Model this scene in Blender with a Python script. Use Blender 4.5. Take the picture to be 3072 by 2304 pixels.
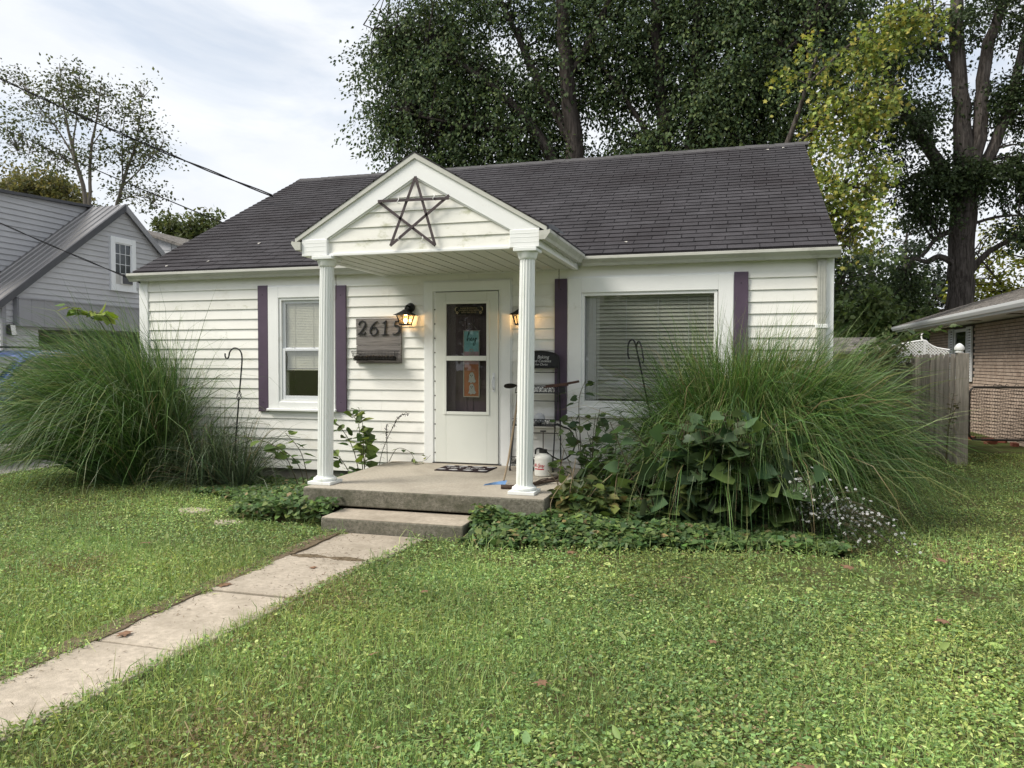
import bpy, math, random
import numpy as np
from mathutils import Vector, Matrix
random.seed(11)
rng = np.random.default_rng(11)
for o in list(bpy.data.objects):
    bpy.data.objects.remove(o)
scene = bpy.context.scene
COL = scene.collection
R = math.radians
PI = math.pi
G = -0.33                      # lawn level; z = 0 is the top of the porch slab, y = 0 the front wall

# ---------------------------------------------------------------- camera
cam = bpy.data.cameras.new('camera')
cam.lens = 26.81
cam.sensor_width = 36
cam.clip_start = 0.05
cam.clip_end = 2000
co = bpy.data.objects.new('camera', cam)
COL.objects.link(co)
YAW, PITCH, ROLL = 0.2797, -0.0289, 0.0008
fw = Vector((-math.sin(YAW) * math.cos(PITCH), math.cos(YAW) * math.cos(PITCH), math.sin(PITCH)))
rt = fw.cross(Vector((0, 0, 1))).normalized()
up = rt.cross(fw)
rt, up = rt * math.cos(ROLL) + up * math.sin(ROLL), up * math.cos(ROLL) - rt * math.sin(ROLL)
co.matrix_world = Matrix(((rt.x, up.x, -fw.x, 3.3817), (rt.y, up.y, -fw.y, -8.5251), (rt.z, up.z, -fw.z, 1.2073), (0, 0, 0, 1)))
scene.camera = co

# ---------------------------------------------------------------- light, sky, exposure
SUN_EL, SUN_AZ = 46, 58        # elevation; azimuth measured from the street towards the left side yard
SUN_POWER, SKY_STRENGTH, EXPOSURE = 3.0, 0.1, 0.58
sd = Vector((-math.cos(R(SUN_EL)) * math.sin(R(SUN_AZ)), -math.cos(R(SUN_EL)) * math.cos(R(SUN_AZ)), math.sin(R(SUN_EL))))
sl = bpy.data.lights.new('sun', 'SUN')
sl.energy = SUN_POWER
sl.angle = R(24)
sl.color = (1.0, 0.94, 0.84)
so = bpy.data.objects.new('sun', sl)
COL.objects.link(so)
so.rotation_euler = (-sd).to_track_quat('-Z', 'Y').to_euler()
so.location = sd * 60

world = bpy.data.worlds.new('World')
scene.world = world
world.use_nodes = True
wt = world.node_tree
wt.nodes.clear()


def wn(t, **kw):
    n = wt.nodes.new(t)
    for k, v in kw.items():
        setattr(n, k, v)
    return n


w_out = wn('ShaderNodeOutputWorld')
w_bg = wn('ShaderNodeBackground')
w_bg.inputs['Strength'].default_value = SKY_STRENGTH
w_sky = wn('ShaderNodeTexSky', sky_type='NISHITA', sun_disc=False)
w_sky.sun_elevation = R(SUN_EL)
w_sky.sun_rotation = math.atan2(sd.x, sd.y)
w_sky.air_density = 1.0
w_sky.dust_density = 2.0
w_tc = wn('ShaderNodeTexCoord')
w_map = wn('ShaderNodeMapping')
w_map.inputs['Scale'].default_value = (1.0, 1.0, 2.6)
w_map.inputs['Location'].default_value = (1.9, 0.7, 0.35)
w_n1 = wn('ShaderNodeTexNoise')
w_n1.inputs['Scale'].default_value = 2.3
w_n1.inputs['Detail'].default_value = 7
w_n1.inputs['Roughness'].default_value = 0.55
w_n1.inputs['Distortion'].default_value = 0.5
w_r1 = wn('ShaderNodeValToRGB')
w_r1.color_ramp.elements[0].position = 0.22
w_r1.color_ramp.elements[1].position = 0.48
w_n2 = wn('ShaderNodeTexNoise')
w_n2.inputs['Scale'].default_value = 4.5
w_n2.inputs['Detail'].default_value = 8
w_n2.inputs['Roughness'].default_value = 0.6
w_r2 = wn('ShaderNodeValToRGB')
e = w_r2.color_ramp.elements
e[0].position, e[0].color = 0.3, (6.0, 6.25, 6.65, 1)
e[1].position, e[1].color = 0.72, (6.9, 7.1, 7.4, 1)
w_veil = wn('ShaderNodeMixRGB')
w_veil.inputs['Fac'].default_value = 0.45
w_veil.inputs['Color2'].default_value = (5.4, 6.2, 7.1, 1)
w_mix = wn('ShaderNodeMixRGB')
L = wt.links.new
L(w_tc.outputs['Generated'], w_map.inputs['Vector'])
L(w_map.outputs['Vector'], w_n1.inputs['Vector'])
L(w_map.outputs['Vector'], w_n2.inputs['Vector'])
L(w_n1.outputs['Fac'], w_r1.inputs['Fac'])
L(w_n2.outputs['Fac'], w_r2.inputs['Fac'])
L(w_sky.outputs['Color'], w_veil.inputs['Color1'])
L(w_veil.outputs['Color'], w_mix.inputs['Color1'])
L(w_r1.outputs['Color'], w_mix.inputs['Fac'])
L(w_r2.outputs['Color'], w_mix.inputs['Color2'])
L(w_mix.outputs['Color'], w_bg.inputs['Color'])
L(w_bg.outputs['Background'], w_out.inputs['Surface'])

vs = scene.view_settings
vs.view_transform = 'Standard'
vs.look = 'None'
vs.gamma = 1
vs.use_curve_mapping = False
vs.exposure = EXPOSURE
cy = scene.cycles
cy.use_denoising = True
cy.max_bounces = 6
cy.diffuse_bounces = 3
cy.use_adaptive_sampling = True
cy.adaptive_threshold = 0.015
cy.glossy_bounces = 3
cy.transmission_bounces = 4
cy.transparent_max_bounces = 8
cy.caustics_reflective = False
cy.caustics_refractive = False
cy.sample_clamp_indirect = 6

# ---------------------------------------------------------------- materials
M = {}


def new_mat(name):
    m = bpy.data.materials.new(name)
    m.use_nodes = True
    nt = m.node_tree
    return m, nt, nt.nodes['Principled BSDF']


def mat(name, col, rough=0.6, var=0.1, vscale=5.0, bump=0.0, bscale=60.0, metal=0.0, spec=0.4,
        col2=None, c2scale=2.0, c2lo=0.5, c2hi=0.65, stretch=(1, 1, 1), detail=5, objrand=0.0):
    """Principled surface: base colour, fine mottling, optional second colour in noise-shaped patches, relief."""
    m, nt, b = new_mat(name)
    N, K = nt.nodes, nt.links.new
    g = N.new('ShaderNodeNewGeometry')
    mp = N.new('ShaderNodeMapping')
    mp.inputs['Scale'].default_value = stretch
    K(g.outputs['Position'], mp.inputs['Vector'])
    n = N.new('ShaderNodeTexNoise')
    n.inputs['Scale'].default_value = vscale
    n.inputs['Detail'].default_value = detail
    n.inputs['Roughness'].default_value = 0.65
    K(mp.outputs['Vector'], n.inputs['Vector'])
    r = N.new('ShaderNodeValToRGB')
    lo, hi = [c * (1 - var) for c in col], [min(1, c * (1 + var)) for c in col]
    r.color_ramp.elements[0].position, r.color_ramp.elements[0].color = 0.3, (*lo, 1)
    r.color_ramp.elements[1].position, r.color_ramp.elements[1].color = 0.7, (*hi, 1)
    K(n.outputs['Fac'], r.inputs['Fac'])
    src = r.outputs['Color']
    if col2:
        n2 = N.new('ShaderNodeTexNoise')
        n2.inputs['Scale'].default_value = c2scale
        n2.inputs['Detail'].default_value = 9
        n2.inputs['Roughness'].default_value = 0.7
        K(mp.outputs['Vector'], n2.inputs['Vector'])
        r2 = N.new('ShaderNodeValToRGB')
        r2.color_ramp.elements[0].position = c2lo
        r2.color_ramp.elements[1].position = c2hi
        K(n2.outputs['Fac'], r2.inputs['Fac'])
        mx = N.new('ShaderNodeMixRGB')
        mx.inputs['Color2'].default_value = (*col2, 1)
        K(r2.outputs['Color'], mx.inputs['Fac'])
        K(src, mx.inputs['Color1'])
        src = mx.outputs['Color']
    if objrand:                           # every board, brick or tab its own shade
        oi = N.new('ShaderNodeObjectInfo')
        mr = N.new('ShaderNodeMapRange')
        mr.inputs['To Min'].default_value = 1 - objrand
        mr.inputs['To Max'].default_value = 1 + objrand
        K(oi.outputs['Random'], mr.inputs['Value'])
        hv = N.new('ShaderNodeHueSaturation')
        K(mr.outputs['Result'], hv.inputs['Value'])
        K(src, hv.inputs['Color'])
        src = hv.outputs['Color']
    K(src, b.inputs['Base Color'])
    b.inputs['Roughness'].default_value = rough
    b.inputs['Metallic'].default_value = metal
    b.inputs['Specular IOR Level'].default_value = spec
    if bump:
        n3 = N.new('ShaderNodeTexNoise')
        n3.inputs['Scale'].default_value = bscale
        n3.inputs['Detail'].default_value = 6
        K(mp.outputs['Vector'], n3.inputs['Vector'])
        bp = N.new('ShaderNodeBump')
        bp.inputs['Strength'].default_value = bump
        bp.inputs['Distance'].default_value = 0.01
        K(n3.outputs['Fac'], bp.inputs['Height'])
        K(bp.outputs['Normal'], b.inputs['Normal'])
    M[name] = m
    return m


def leaf_mat(name, rough=0.5, trans=0.35, spec=0.35, gain=1.0):
    """Leaf blade: colour carried by each leaf, partly translucent."""
    m, nt, b = new_mat(name)
    N, K = nt.nodes, nt.links.new
    a = N.new('ShaderNodeAttribute')
    a.attribute_name = 'col'
    K(a.outputs['Color'], b.inputs['Base Color'])
    b.inputs['Roughness'].default_value = rough
    b.inputs['Specular IOR Level'].default_value = spec
    t = N.new('ShaderNodeBsdfTranslucent')
    hs = N.new('ShaderNodeHueSaturation')
    hs.inputs['Hue'].default_value = 0.492
    hs.inputs['Saturation'].default_value = 1.1
    hs.inputs['Value'].default_value = 1.35 * gain
    K(a.outputs['Color'], hs.inputs['Color'])
    K(hs.outputs['Color'], t.inputs['Color'])
    mx = N.new('ShaderNodeMixShader')
    mx.inputs['Fac'].default_value = trans
    K(b.outputs['BSDF'], mx.inputs[1])
    K(t.outputs['BSDF'], mx.inputs[2])
    K(mx.outputs['Shader'], N['Material Output'].inputs['Surface'])
    M[name] = m
    return m


def glass_mat(name, tint=(0.9, 0.93, 0.92), extra=0.03):
    m = bpy.data.materials.new(name)
    m.use_nodes = True
    nt = m.node_tree
    nt.nodes.clear()
    N, K = nt.nodes, nt.links.new
    o = N.new('ShaderNodeOutputMaterial')
    t = N.new('ShaderNodeBsdfTransparent')
    t.inputs['Color'].default_value = (*tint, 1)
    gl = N.new('ShaderNodeBsdfGlossy')
    gl.inputs['Roughness'].default_value = 0.015
    f = N.new('ShaderNodeLayerWeight')          # same reflectance from both sides of the pane
    f.inputs['Blend'].default_value = 0.5
    pw5 = N.new('ShaderNodeMath')
    pw5.operation = 'POWER'
    pw5.inputs[1].default_value = 5
    K(f.outputs['Facing'], pw5.inputs[0])
    ad = N.new('ShaderNodeMath')
    ad.inputs[1].default_value = 0.03 + extra
    ad.use_clamp = True
    K(pw5.outputs[0], ad.inputs[0])
    g = N.new('ShaderNodeNewGeometry')
    n = N.new('ShaderNodeTexNoise')
    n.inputs['Scale'].default_value = 2.2
    K(g.outputs['Position'], n.inputs['Vector'])
    bp = N.new('ShaderNodeBump')
    bp.inputs['Strength'].default_value = 0.02
    bp.inputs['Distance'].default_value = 0.01
    K(n.outputs['Fac'], bp.inputs['Height'])
    K(bp.outputs['Normal'], gl.inputs['Normal'])
    mx = N.new('ShaderNodeMixShader')
    K(ad.outputs[0], mx.inputs['Fac'])
    K(t.outputs[0], mx.inputs[1])
    K(gl.outputs[0], mx.inputs[2])
    K(mx.outputs[0], o.inputs['Surface'])
    M[name] = m
    return m


def emit_mat(name, col, strength):
    m, nt, b = new_mat(name)
    b.inputs['Base Color'].default_value = (*col, 1)
    b.inputs['Emission Color'].default_value = (*col, 1)
    b.inputs['Emission Strength'].default_value = strength
    M[name] = m
    return m


mat('vinyl', (0.86, 0.85, 0.80), 0.42, 0.035, 2.2, 0.05, 90, col2=(0.66, 0.63, 0.53), c2scale=1.6, c2lo=0.56, c2hi=0.80, stretch=(1, 1, 2.2), objrand=.02)
mat('vinyl_mildew', (0.79, 0.78, 0.72), 0.5, 0.05, 3.0, 0.05, 90, col2=(0.36, 0.37, 0.22), c2scale=3.2, c2lo=0.55, c2hi=0.72, stretch=(1, 1, 1.8))
mat('trim', (0.84, 0.85, 0.835), 0.4, 0.03, 4.0, 0.03, 70, col2=(0.55, 0.55, 0.48), c2scale=5, c2lo=0.62, c2hi=0.85)
mat('column_paint', (0.76, 0.78, 0.76), 0.42, 0.04, 4.0, 0.04, 60, col2=(0.46, 0.49, 0.36), c2scale=3.5, c2lo=0.56, c2hi=0.80, stretch=(3, 3, 0.5))
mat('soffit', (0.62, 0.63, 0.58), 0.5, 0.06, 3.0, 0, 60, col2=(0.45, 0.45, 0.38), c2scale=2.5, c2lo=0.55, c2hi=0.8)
mat('gutter_paint', (0.52, 0.52, 0.47), 0.4, 0.08, 3.0, 0.02, 50, col2=(0.27, 0.27, 0.23), c2scale=4.0, c2lo=0.52, c2hi=0.80, stretch=(1, 1, 2))
mat('door_paint', (0.70, 0.715, 0.66), 0.4, 0.02, 3.0)
mat('shutter_purple', (0.086, 0.060, 0.092), 0.5, 0.10, 6.0, 0.08, 50)
mat('shingle', (0.058, 0.055, 0.060), 0.92, 0.22, 3.2, 0.7, 230, spec=0.15, col2=(0.038, 0.034, 0.037), c2scale=0.9, c2lo=0.45, c2hi=0.68, objrand=.14)
mat('shingle_ridge', (0.085, 0.082, 0.084), 0.92, 0.2, 4, 0.6, 200, spec=0.15)
mat('mesh_guard', (0.16, 0.16, 0.17), 0.5, 0.35, 160, 0.3, 200, metal=0.4, detail=1)
mat('concrete', (0.45, 0.39, 0.315), 0.9, 0.20, 26, 0.5, 170, spec=0.2, col2=(0.28, 0.24, 0.185), c2scale=1.7, c2lo=0.45, c2hi=0.7, objrand=.08)
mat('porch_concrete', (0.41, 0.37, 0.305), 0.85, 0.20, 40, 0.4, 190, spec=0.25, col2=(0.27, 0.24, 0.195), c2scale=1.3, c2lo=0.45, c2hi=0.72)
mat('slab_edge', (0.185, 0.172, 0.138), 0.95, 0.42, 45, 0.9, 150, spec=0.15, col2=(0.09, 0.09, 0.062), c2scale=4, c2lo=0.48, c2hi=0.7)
mat('foundation', (0.22, 0.21, 0.18), 0.95, 0.2, 12, 0.4, 60, spec=0.1)
mat('soil', (0.078, 0.070, 0.034), 1.0, 0.3, 14, 0.8, 50, spec=0.05, col2=(0.085, 0.115, 0.035), c2scale=3, c2lo=0.4, c2hi=0.6)
mat('asphalt', (0.055, 0.055, 0.057), 0.95, 0.2, 30, 0.4, 120, spec=0.15)
mat('driveway', (0.26, 0.25, 0.23), 0.95, 0.15, 8, 0.3, 120, spec=0.15)
mat('black_metal', (0.012, 0.012, 0.013), 0.45, 0.3, 30, 0.1, 120, spec=0.4)
mat('star_wood', (0.060, 0.045, 0.048), 0.7, 0.3, 14, 0.3, 90)
mat('tie_plastic', (0.75, 0.75, 0.75), 0.4)
mat('grey_wood', (0.20, 0.185, 0.175), 0.85, 0.35, 9, 0.5, 40, spec=0.15, stretch=(0.5, 1, 9), col2=(0.055, 0.048, 0.046), c2scale=3, c2lo=0.58, c2hi=0.75, objrand=.15)
mat('fence_wood', (0.25, 0.228, 0.196), 0.9, 0.4, 8, 0.5, 40, spec=0.12, stretch=(7, 7, 0.5), col2=(0.12, 0.11, 0.098), c2scale=2, c2lo=0.55, c2hi=0.75, objrand=.32)
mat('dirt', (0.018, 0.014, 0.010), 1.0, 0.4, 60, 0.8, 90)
mat('inner_door', (0.115, 0.078, 0.092), 0.45, 0.25, 3, 0.2, 30, stretch=(6, 6, 0.5))
mat('room', (0.16, 0.14, 0.125), 0.9)
mat('curtain', (0.55, 0.56, 0.57), 0.9, 0.1)
mat('blind_grey', (0.42, 0.42, 0.355), 0.55, 0.05)
mat('blind_cream', (0.60, 0.575, 0.45), 0.6, 0.08)
mat('sign_teal', (0.25, 0.52, 0.56), 0.6, 0.08)
mat('sign_pink', (0.50, 0.34, 0.38), 0.6, 0.08)
mat('sign_orange', (0.40, 0.15, 0.07), 0.6, 0.12, 8)
mat('sign_edge', (0.42, 0.40, 0.36), 0.6)
mat('ink', (0.01, 0.01, 0.012), 0.7, 0)
mat('ghost_white', (0.42, 0.42, 0.40), 0.8, 0.15)
mat('sticker', (0.035, 0.03, 0.026), 0.6)
mat('gold_print', (0.42, 0.32, 0.18), 0.6)
mat('chalk', (0.6, 0.6, 0.6), 0.9)
mat('chalkboard', (0.014, 0.015, 0.017), 0.6, 0.25, 10)
mat('tank_white', (0.74, 0.73, 0.67), 0.35, 0.03)
mat('red_print', (0.50, 0.045, 0.07), 0.5)
mat('hose_rubber', (0.018, 0.018, 0.018), 0.5)
mat('wire_black', (0.012, 0.012, 0.013), 0.95, spec=0.05)
mat('blue_plastic', (0.14, 0.27, 0.50), 0.4, 0.25, 20)
mat('pole_wood', (0.25, 0.19, 0.12), 0.7, 0.3, 20, stretch=(8, 8, 0.5))
mat('brown_wood', (0.075, 0.036, 0.025), 0.5, 0.3, 20)
mat('stick_bark', (0.085, 0.062, 0.048), 0.95, 0.4, 30, 0.7, 90, spec=0.1)
mat('mat_dark', (0.028, 0.020, 0.022), 1.0, 0.25, 40, 0.5, 200, spec=0.05)
mat('mat_white', (0.40, 0.40, 0.40), 1.0, 0.2, 30, spec=0.05)
mat('grey_siding', (0.42, 0.425, 0.445), 0.55, 0.06, 2, 0.05, 80)
mat('grey_panel', (0.26, 0.263, 0.28), 0.6, 0.08, 2)
mat('metal_roof', (0.25, 0.245, 0.245), 0.35, 0.08, 1.5, 0, 50, metal=0.5)
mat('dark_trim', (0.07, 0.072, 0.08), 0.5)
mat('window_white', (0.70, 0.72, 0.74), 0.4, 0.03)
mat('dark_glass', (0.03, 0.034, 0.036), 0.06, 0, spec=0.8)
mat('appliance', (0.62, 0.62, 0.60), 0.45)
mat('brick', (0.42, 0.335, 0.275), 0.9, 0.16, 5, 0.4, 120, spec=0.12, col2=(0.33, 0.25, 0.20), c2scale=3, c2lo=0.45, c2hi=0.7, objrand=.10)
mat('mortar', (0.095, 0.085, 0.076), 0.95, 0.2, 20)
mat('loose_brick', (0.22, 0.075, 0.05), 0.95, 0.25, 16, 0.5, 90)
mat('roof_old', (0.20, 0.185, 0.17), 0.95, 0.35, 14, 0.6, 90, spec=0.1, col2=(0.09, 0.085, 0.08), c2scale=6, c2lo=0.45, c2hi=0.6)
mat('galvanised', (0.055, 0.050, 0.046), 0.55, 0.25, 20, metal=0.5)
mat('tan_wall', (0.48, 0.39, 0.25), 0.9, 0.1)
mat('brown_wall', (0.10, 0.08, 0.065), 0.9)
mat('car_blue', (0.016, 0.050, 0.26), 0.22, 0, spec=0.6)
_b = M['car_blue'].node_tree.nodes['Principled BSDF']
_b.inputs['Coat Weight'].default_value = 1.0
_b.inputs['Coat Roughness'].default_value = 0.05
mat('car_silver', (0.45, 0.46, 0.48), 0.25, 0, metal=0.6)
mat('tyre', (0.015, 0.015, 0.015), 0.9)
mat('rim', (0.4, 0.4, 0.41), 0.3, 0, metal=0.8)
mat('lamp_red', (0.35, 0.02, 0.02), 0.3)
mat('bark', (0.098, 0.086, 0.078), 0.95, 0.45, 5, 1.0, 26, spec=0.08, stretch=(4, 4, 0.45), col2=(0.042, 0.036, 0.032), c2scale=4, c2lo=0.45, c2hi=0.6)
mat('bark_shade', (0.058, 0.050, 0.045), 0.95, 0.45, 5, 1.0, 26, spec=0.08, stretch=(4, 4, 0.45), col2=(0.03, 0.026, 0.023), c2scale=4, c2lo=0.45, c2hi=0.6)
mat('bark_pale', (0.17, 0.15, 0.13), 0.95, 0.4, 5, 0.7, 30, spec=0.08, stretch=(3, 3, 0.6))
mat('stem', (0.075, 0.065, 0.035), 0.8, 0.3, 20)
mat('crumbled_soil', (0.15, 0.118, 0.080), 1.0, 0.35, 30, 0.8, 60, spec=0.05)
mat('dry_leaf', (0.19, 0.105, 0.06), 0.8, 0.35, 30)
mat('dead_stem', (0.035, 0.027, 0.024), 0.9, 0.3, 20)
glass_mat('glass', (0.97, 0.98, 0.97), 0.07)
glass_mat('storm_glass', (0.88, 0.89, 0.88), 0.015)
glass_mat('lamp_glass', (0.96, 0.90, 0.80), 0.02)
emit_mat('bulb', (1.0, 0.60, 0.25), 6.0)
leaf_mat('leaf', 0.5, 0.34)
leaf_mat('leaf_dark', 0.62, 0.24, 0.22)
leaf_mat('blade', 0.45, 0.2, 0.4)
leaf_mat('petal', 0.8, 0.15)

# ---------------------------------------------------------------- mesh helpers


def finish(o, parent):
    COL.objects.link(o)
    if parent is not None:
        o.parent = parent
        if parent.type == 'EMPTY':
            o.matrix_parent_inverse = Matrix.Translation(parent.location).inverted()
    return o


class MB:
    def __init__(s):
        s.v, s.f = [], []

    def add(s, vs_, fs_):
        n = len(s.v)
        s.v += [tuple(v) for v in vs_]
        s.f += [tuple(i + n for i in f) for f in fs_]
        return s

    def box(s, x0, x1, y0, y1, z0, z1):
        return s.add([(x0, y0, z0), (x1, y0, z0), (x1, y1, z0), (x0, y1, z0), (x0, y0, z1), (x1, y0, z1), (x1, y1, z1), (x0, y1, z1)],
                     [(0, 3, 2, 1), (4, 5, 6, 7), (0, 1, 5, 4), (1, 2, 6, 5), (2, 3, 7, 6), (3, 0, 4, 7)])

    def hexa(s, p):
        return s.add(p, [(0, 3, 2, 1), (4, 5, 6, 7), (0, 1, 5, 4), (1, 2, 6, 5), (2, 3, 7, 6), (3, 0, 4, 7)])

    def prism(s, pts, axis, a, b):
        """polygon pts (2-D) pushed along an axis from a to b; axis 'y': pts are (x, z); 'x': (y, z); 'z': (x, y)"""
        def P(p, t):
            return {'y': (p[0], t, p[1]), 'x': (t, p[0], p[1]), 'z': (p[0], p[1], t)}[axis]
        n = len(pts)
        fs = [tuple(range(n)), tuple(range(2 * n - 1, n - 1, -1))]
        fs += [(i, n + i, n + (i + 1) % n, (i + 1) % n) for i in range(n)]
        return s.add([P(p, a) for p in pts] + [P(p, b) for p in pts], fs)

    def tube(s, pts, r, n=6, cap=True):
        pts = [Vector(p) for p in pts]
        k = len(pts)
        rr = r if isinstance(r, (list, tuple)) else [r] * k
        base = len(s.v)
        ref = None
        for i, p in enumerate(pts):
            d = (pts[min(i + 1, k - 1)] - pts[max(i - 1, 0)])
            d = d.normalized() if d.length > 1e-9 else Vector((0, 0, 1))
            if ref is None:
                ref = Vector((1, 0, 0)) if abs(d.x) < 0.8 else Vector((0, 1, 0))
            a = (ref - d * ref.dot(d)).normalized()
            ref = a
            b = d.cross(a)
            for j in range(n):
                t = 2 * PI * j / n
                s.v.append(tuple(p + (a * math.cos(t) + b * math.sin(t)) * rr[i]))
        for i in range(k - 1):
            for j in range(n):
                s.f.append((base + i * n + j, base + i * n + (j + 1) % n, base + (i + 1) * n + (j + 1) % n, base + (i + 1) * n + j))
        if cap:
            s.f.append(tuple(base + j for j in range(n - 1, -1, -1)))
            s.f.append(tuple(base + (k - 1) * n + j for j in range(n)))
        return s

    def lathe(s, prof, c=(0, 0, 0), n=20, flute=0.0, nf=0, top=None):
        base = len(s.v)
        k = len(prof)
        for i, (r, z) in enumerate(prof):
            for j in range(n):
                t = 2 * PI * j / n
                q = r
                if nf:
                    q = r - flute * max(0.0, math.cos(t * nf)) ** 0.6
                ox = (top[0] - c[0]) * (z - c[2]) / (top[2] - c[2]) if top else 0
                s.v.append((c[0] + ox + q * math.cos(t), c[1] + q * math.sin(t), (0 if top else c[2]) + z))
        for i in range(k - 1):
            for j in range(n):
                s.f.append((base + i * n + j, base + i * n + (j + 1) % n, base + (i + 1) * n + (j + 1) % n, base + (i + 1) * n + j))
        s.f.append(tuple(base + j for j in range(n - 1, -1, -1)))
        s.f.append(tuple(base + (k - 1) * n + j for j in range(n)))
        return s

    def ribbon(s, pts, w, y0, y1):
        """calligraphic stroke in the x-z plane: pts (x, z), widths w, thickness y0..y1"""
        k = len(pts)
        ww = w if isinstance(w, (list, tuple)) else [w] * k
        A, B = [], []
        for i in range(k):
            dx = pts[min(i + 1, k - 1)][0] - pts[max(i - 1, 0)][0]
            dz = pts[min(i + 1, k - 1)][1] - pts[max(i - 1, 0)][1]
            l = math.hypot(dx, dz) or 1
            nx, nz = -dz / l * ww[i] / 2, dx / l * ww[i] / 2
            A.append((pts[i][0] + nx, pts[i][1] + nz))
            B.append((pts[i][0] - nx, pts[i][1] - nz))
        for i in range(k - 1):
            s.hexa([(B[i][0], y1, B[i][1]), (B[i + 1][0], y1, B[i + 1][1]), (A[i + 1][0], y1, A[i + 1][1]), (A[i][0], y1, A[i][1]),
                    (B[i][0], y0, B[i][1]), (B[i + 1][0], y0, B[i + 1][1]), (A[i + 1][0], y0, A[i + 1][1]), (A[i][0], y0, A[i][1])])
        return s

    def bar(s, p, q, w, h, upv=(0, 1, 0)):
        p, q = Vector(p), Vector(q)
        d = (q - p).normalized()
        a = Vector(upv)
        a = (a - d * a.dot(d)).normalized()
        b = d.cross(a)
        c = [(-1, -1), (1, -1), (1, 1), (-1, 1)]
        return s.hexa([p + b * w / 2 * i + a * h / 2 * j for i, j in c] + [q + b * w / 2 * i + a * h / 2 * j for i, j in c])

    def mesh(s, name):
        me = bpy.data.meshes.new(name)
        me.from_pydata(s.v, [], s.f)
        me.update()
        return me

    def build(s, name, m, parent=None, smooth=False, bevel=0.0, fix=True):
        me = s.mesh(name)
        if fix:
            import bmesh
            bm = bmesh.new()
            bm.from_mesh(me)
            bmesh.ops.recalc_face_normals(bm, faces=bm.faces)
            bm.to_mesh(me)
            bm.free()
        o = bpy.data.objects.new(name, me)
        me.materials.append(M[m] if isinstance(m, str) else m)
        if smooth:
            for p in me.polygons:
                p.use_smooth = True
            me.set_sharp_from_angle(angle=R(40))
        if bevel:
            b = o.modifiers.new('edge', 'BEVEL')
            b.width = bevel
            b.segments = 2
            b.limit_method = 'ANGLE'
        return finish(o, parent)


def tag(o, label=None, cat=None, group=None, kind=None):
    for k, v in (('label', label), ('category', cat), ('group', group), ('kind', kind)):
        if v:
            o[k] = v
    return o


def thing(name, label, cat, loc=(0, 0, 0), group=None):
    o = bpy.data.objects.new(name, None)
    o.location = loc
    o.empty_display_size = 0.1
    COL.objects.link(o)
    return tag(o, label, cat, group)


def inst(name, me, parent, mw):
    """another object that shares a mesh, placed by a world matrix"""
    o = bpy.data.objects.new(name, me)
    finish(o, parent)
    if parent is not None and parent.type == 'EMPTY':
        o.matrix_basis = mw
    else:
        o.matrix_basis = mw
    return o


def text(s, size, loc, m, parent, name='lettering', rot=(PI / 2, 0, 0), shear=0.0, ext=0.0006, sx=1.0):
    c = bpy.data.curves.new(name, 'FONT')
    c.body = s
    c.size = size
    c.align_x = 'CENTER'
    c.align_y = 'CENTER'
    c.shear = shear
    c.extrude = ext
    c.resolution_u = 3
    c.materials.append(M[m])
    tmp = bpy.data.objects.new('tmp_text', c)
    me = bpy.data.meshes.new_from_object(tmp)
    bpy.data.objects.remove(tmp)
    o = bpy.data.objects.new(name, me)
    finish(o, parent)
    o.location, o.rotation_euler = loc, rot
    o.scale = (sx, 1, 1)
    return o


def smooth_path(pts, k=6):
    """Catmull-Rom through points of any dimension"""
    P = [np.array(p, float) for p in pts]
    P = [2 * P[0] - P[1]] + P + [2 * P[-1] - P[-2]]
    out = []
    for i in range(1, len(P) - 2):
        for j in range(k):
            t = j / k
            a, b, c, d = P[i - 1], P[i], P[i + 1], P[i + 2]
            out.append(tuple(0.5 * (2 * b + (c - a) * t + (2 * a - 5 * b + 4 * c - d) * t * t + (3 * b - a - 3 * c + d) * t ** 3)))
    out.append(tuple(P[-2]))
    return out


# leaf templates: (verts: width, length, lift), faces
T_DIAMOND = (np.array([(0, 0, 0), (.32, .42, .05), (0, 1, -.06), (-.32, .42, .05)]), [(0, 1, 2, 3)])
T_FOLD = (np.array([(0, 0, 0), (.3, .3, .06), (.26, .68, .05), (0, 1, -.08), (-.26, .68, .05), (-.3, .3, .06), (0, .5, -.03)]),
          [(0, 1, 6), (1, 2, 6), (2, 3, 6), (3, 4, 6), (4, 5, 6), (5, 0, 6)])
T_ROUND = (np.array([(0, .0, 0), (.46, .22, .06), (.34, .82, .03), (0, .98, -.03), (-.34, .82, .03), (-.46, .22, .06)]), [(0, 1, 2, 3), (0, 3, 4, 5)])
T_IVY = (np.array([(0, .06, 0), (.46, -.02, .06), (.40, .55, .05), (0, 1.08, -.08), (-.40, .55, .05), (-.46, -.02, .06)]), [(0, 1, 2, 3), (0, 3, 4, 5)])
T_HEART = (np.array([(0, .06, 0), (.3, -.08, .06), (.52, .22, .1), (.42, .6, .06), (0, 1.08, -.1), (-.42, .6, .06), (-.52, .22, .1), (-.3, -.08, .06), (0, .5, -.02)]),
           [(0, 1, 2, 8), (2, 3, 8), (3, 4, 8), (4, 5, 8), (5, 6, 8), (6, 7, 0, 8)])
T_LOBE = (np.array([(0, 0, 0), (.48, .22, -.05), (.26, .46, .03), (0, 1.05, -.1), (-.26, .46, .03), (-.48, .22, -.05)]), [(0, 1, 2, 3), (0, 3, 4, 5)])
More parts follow.
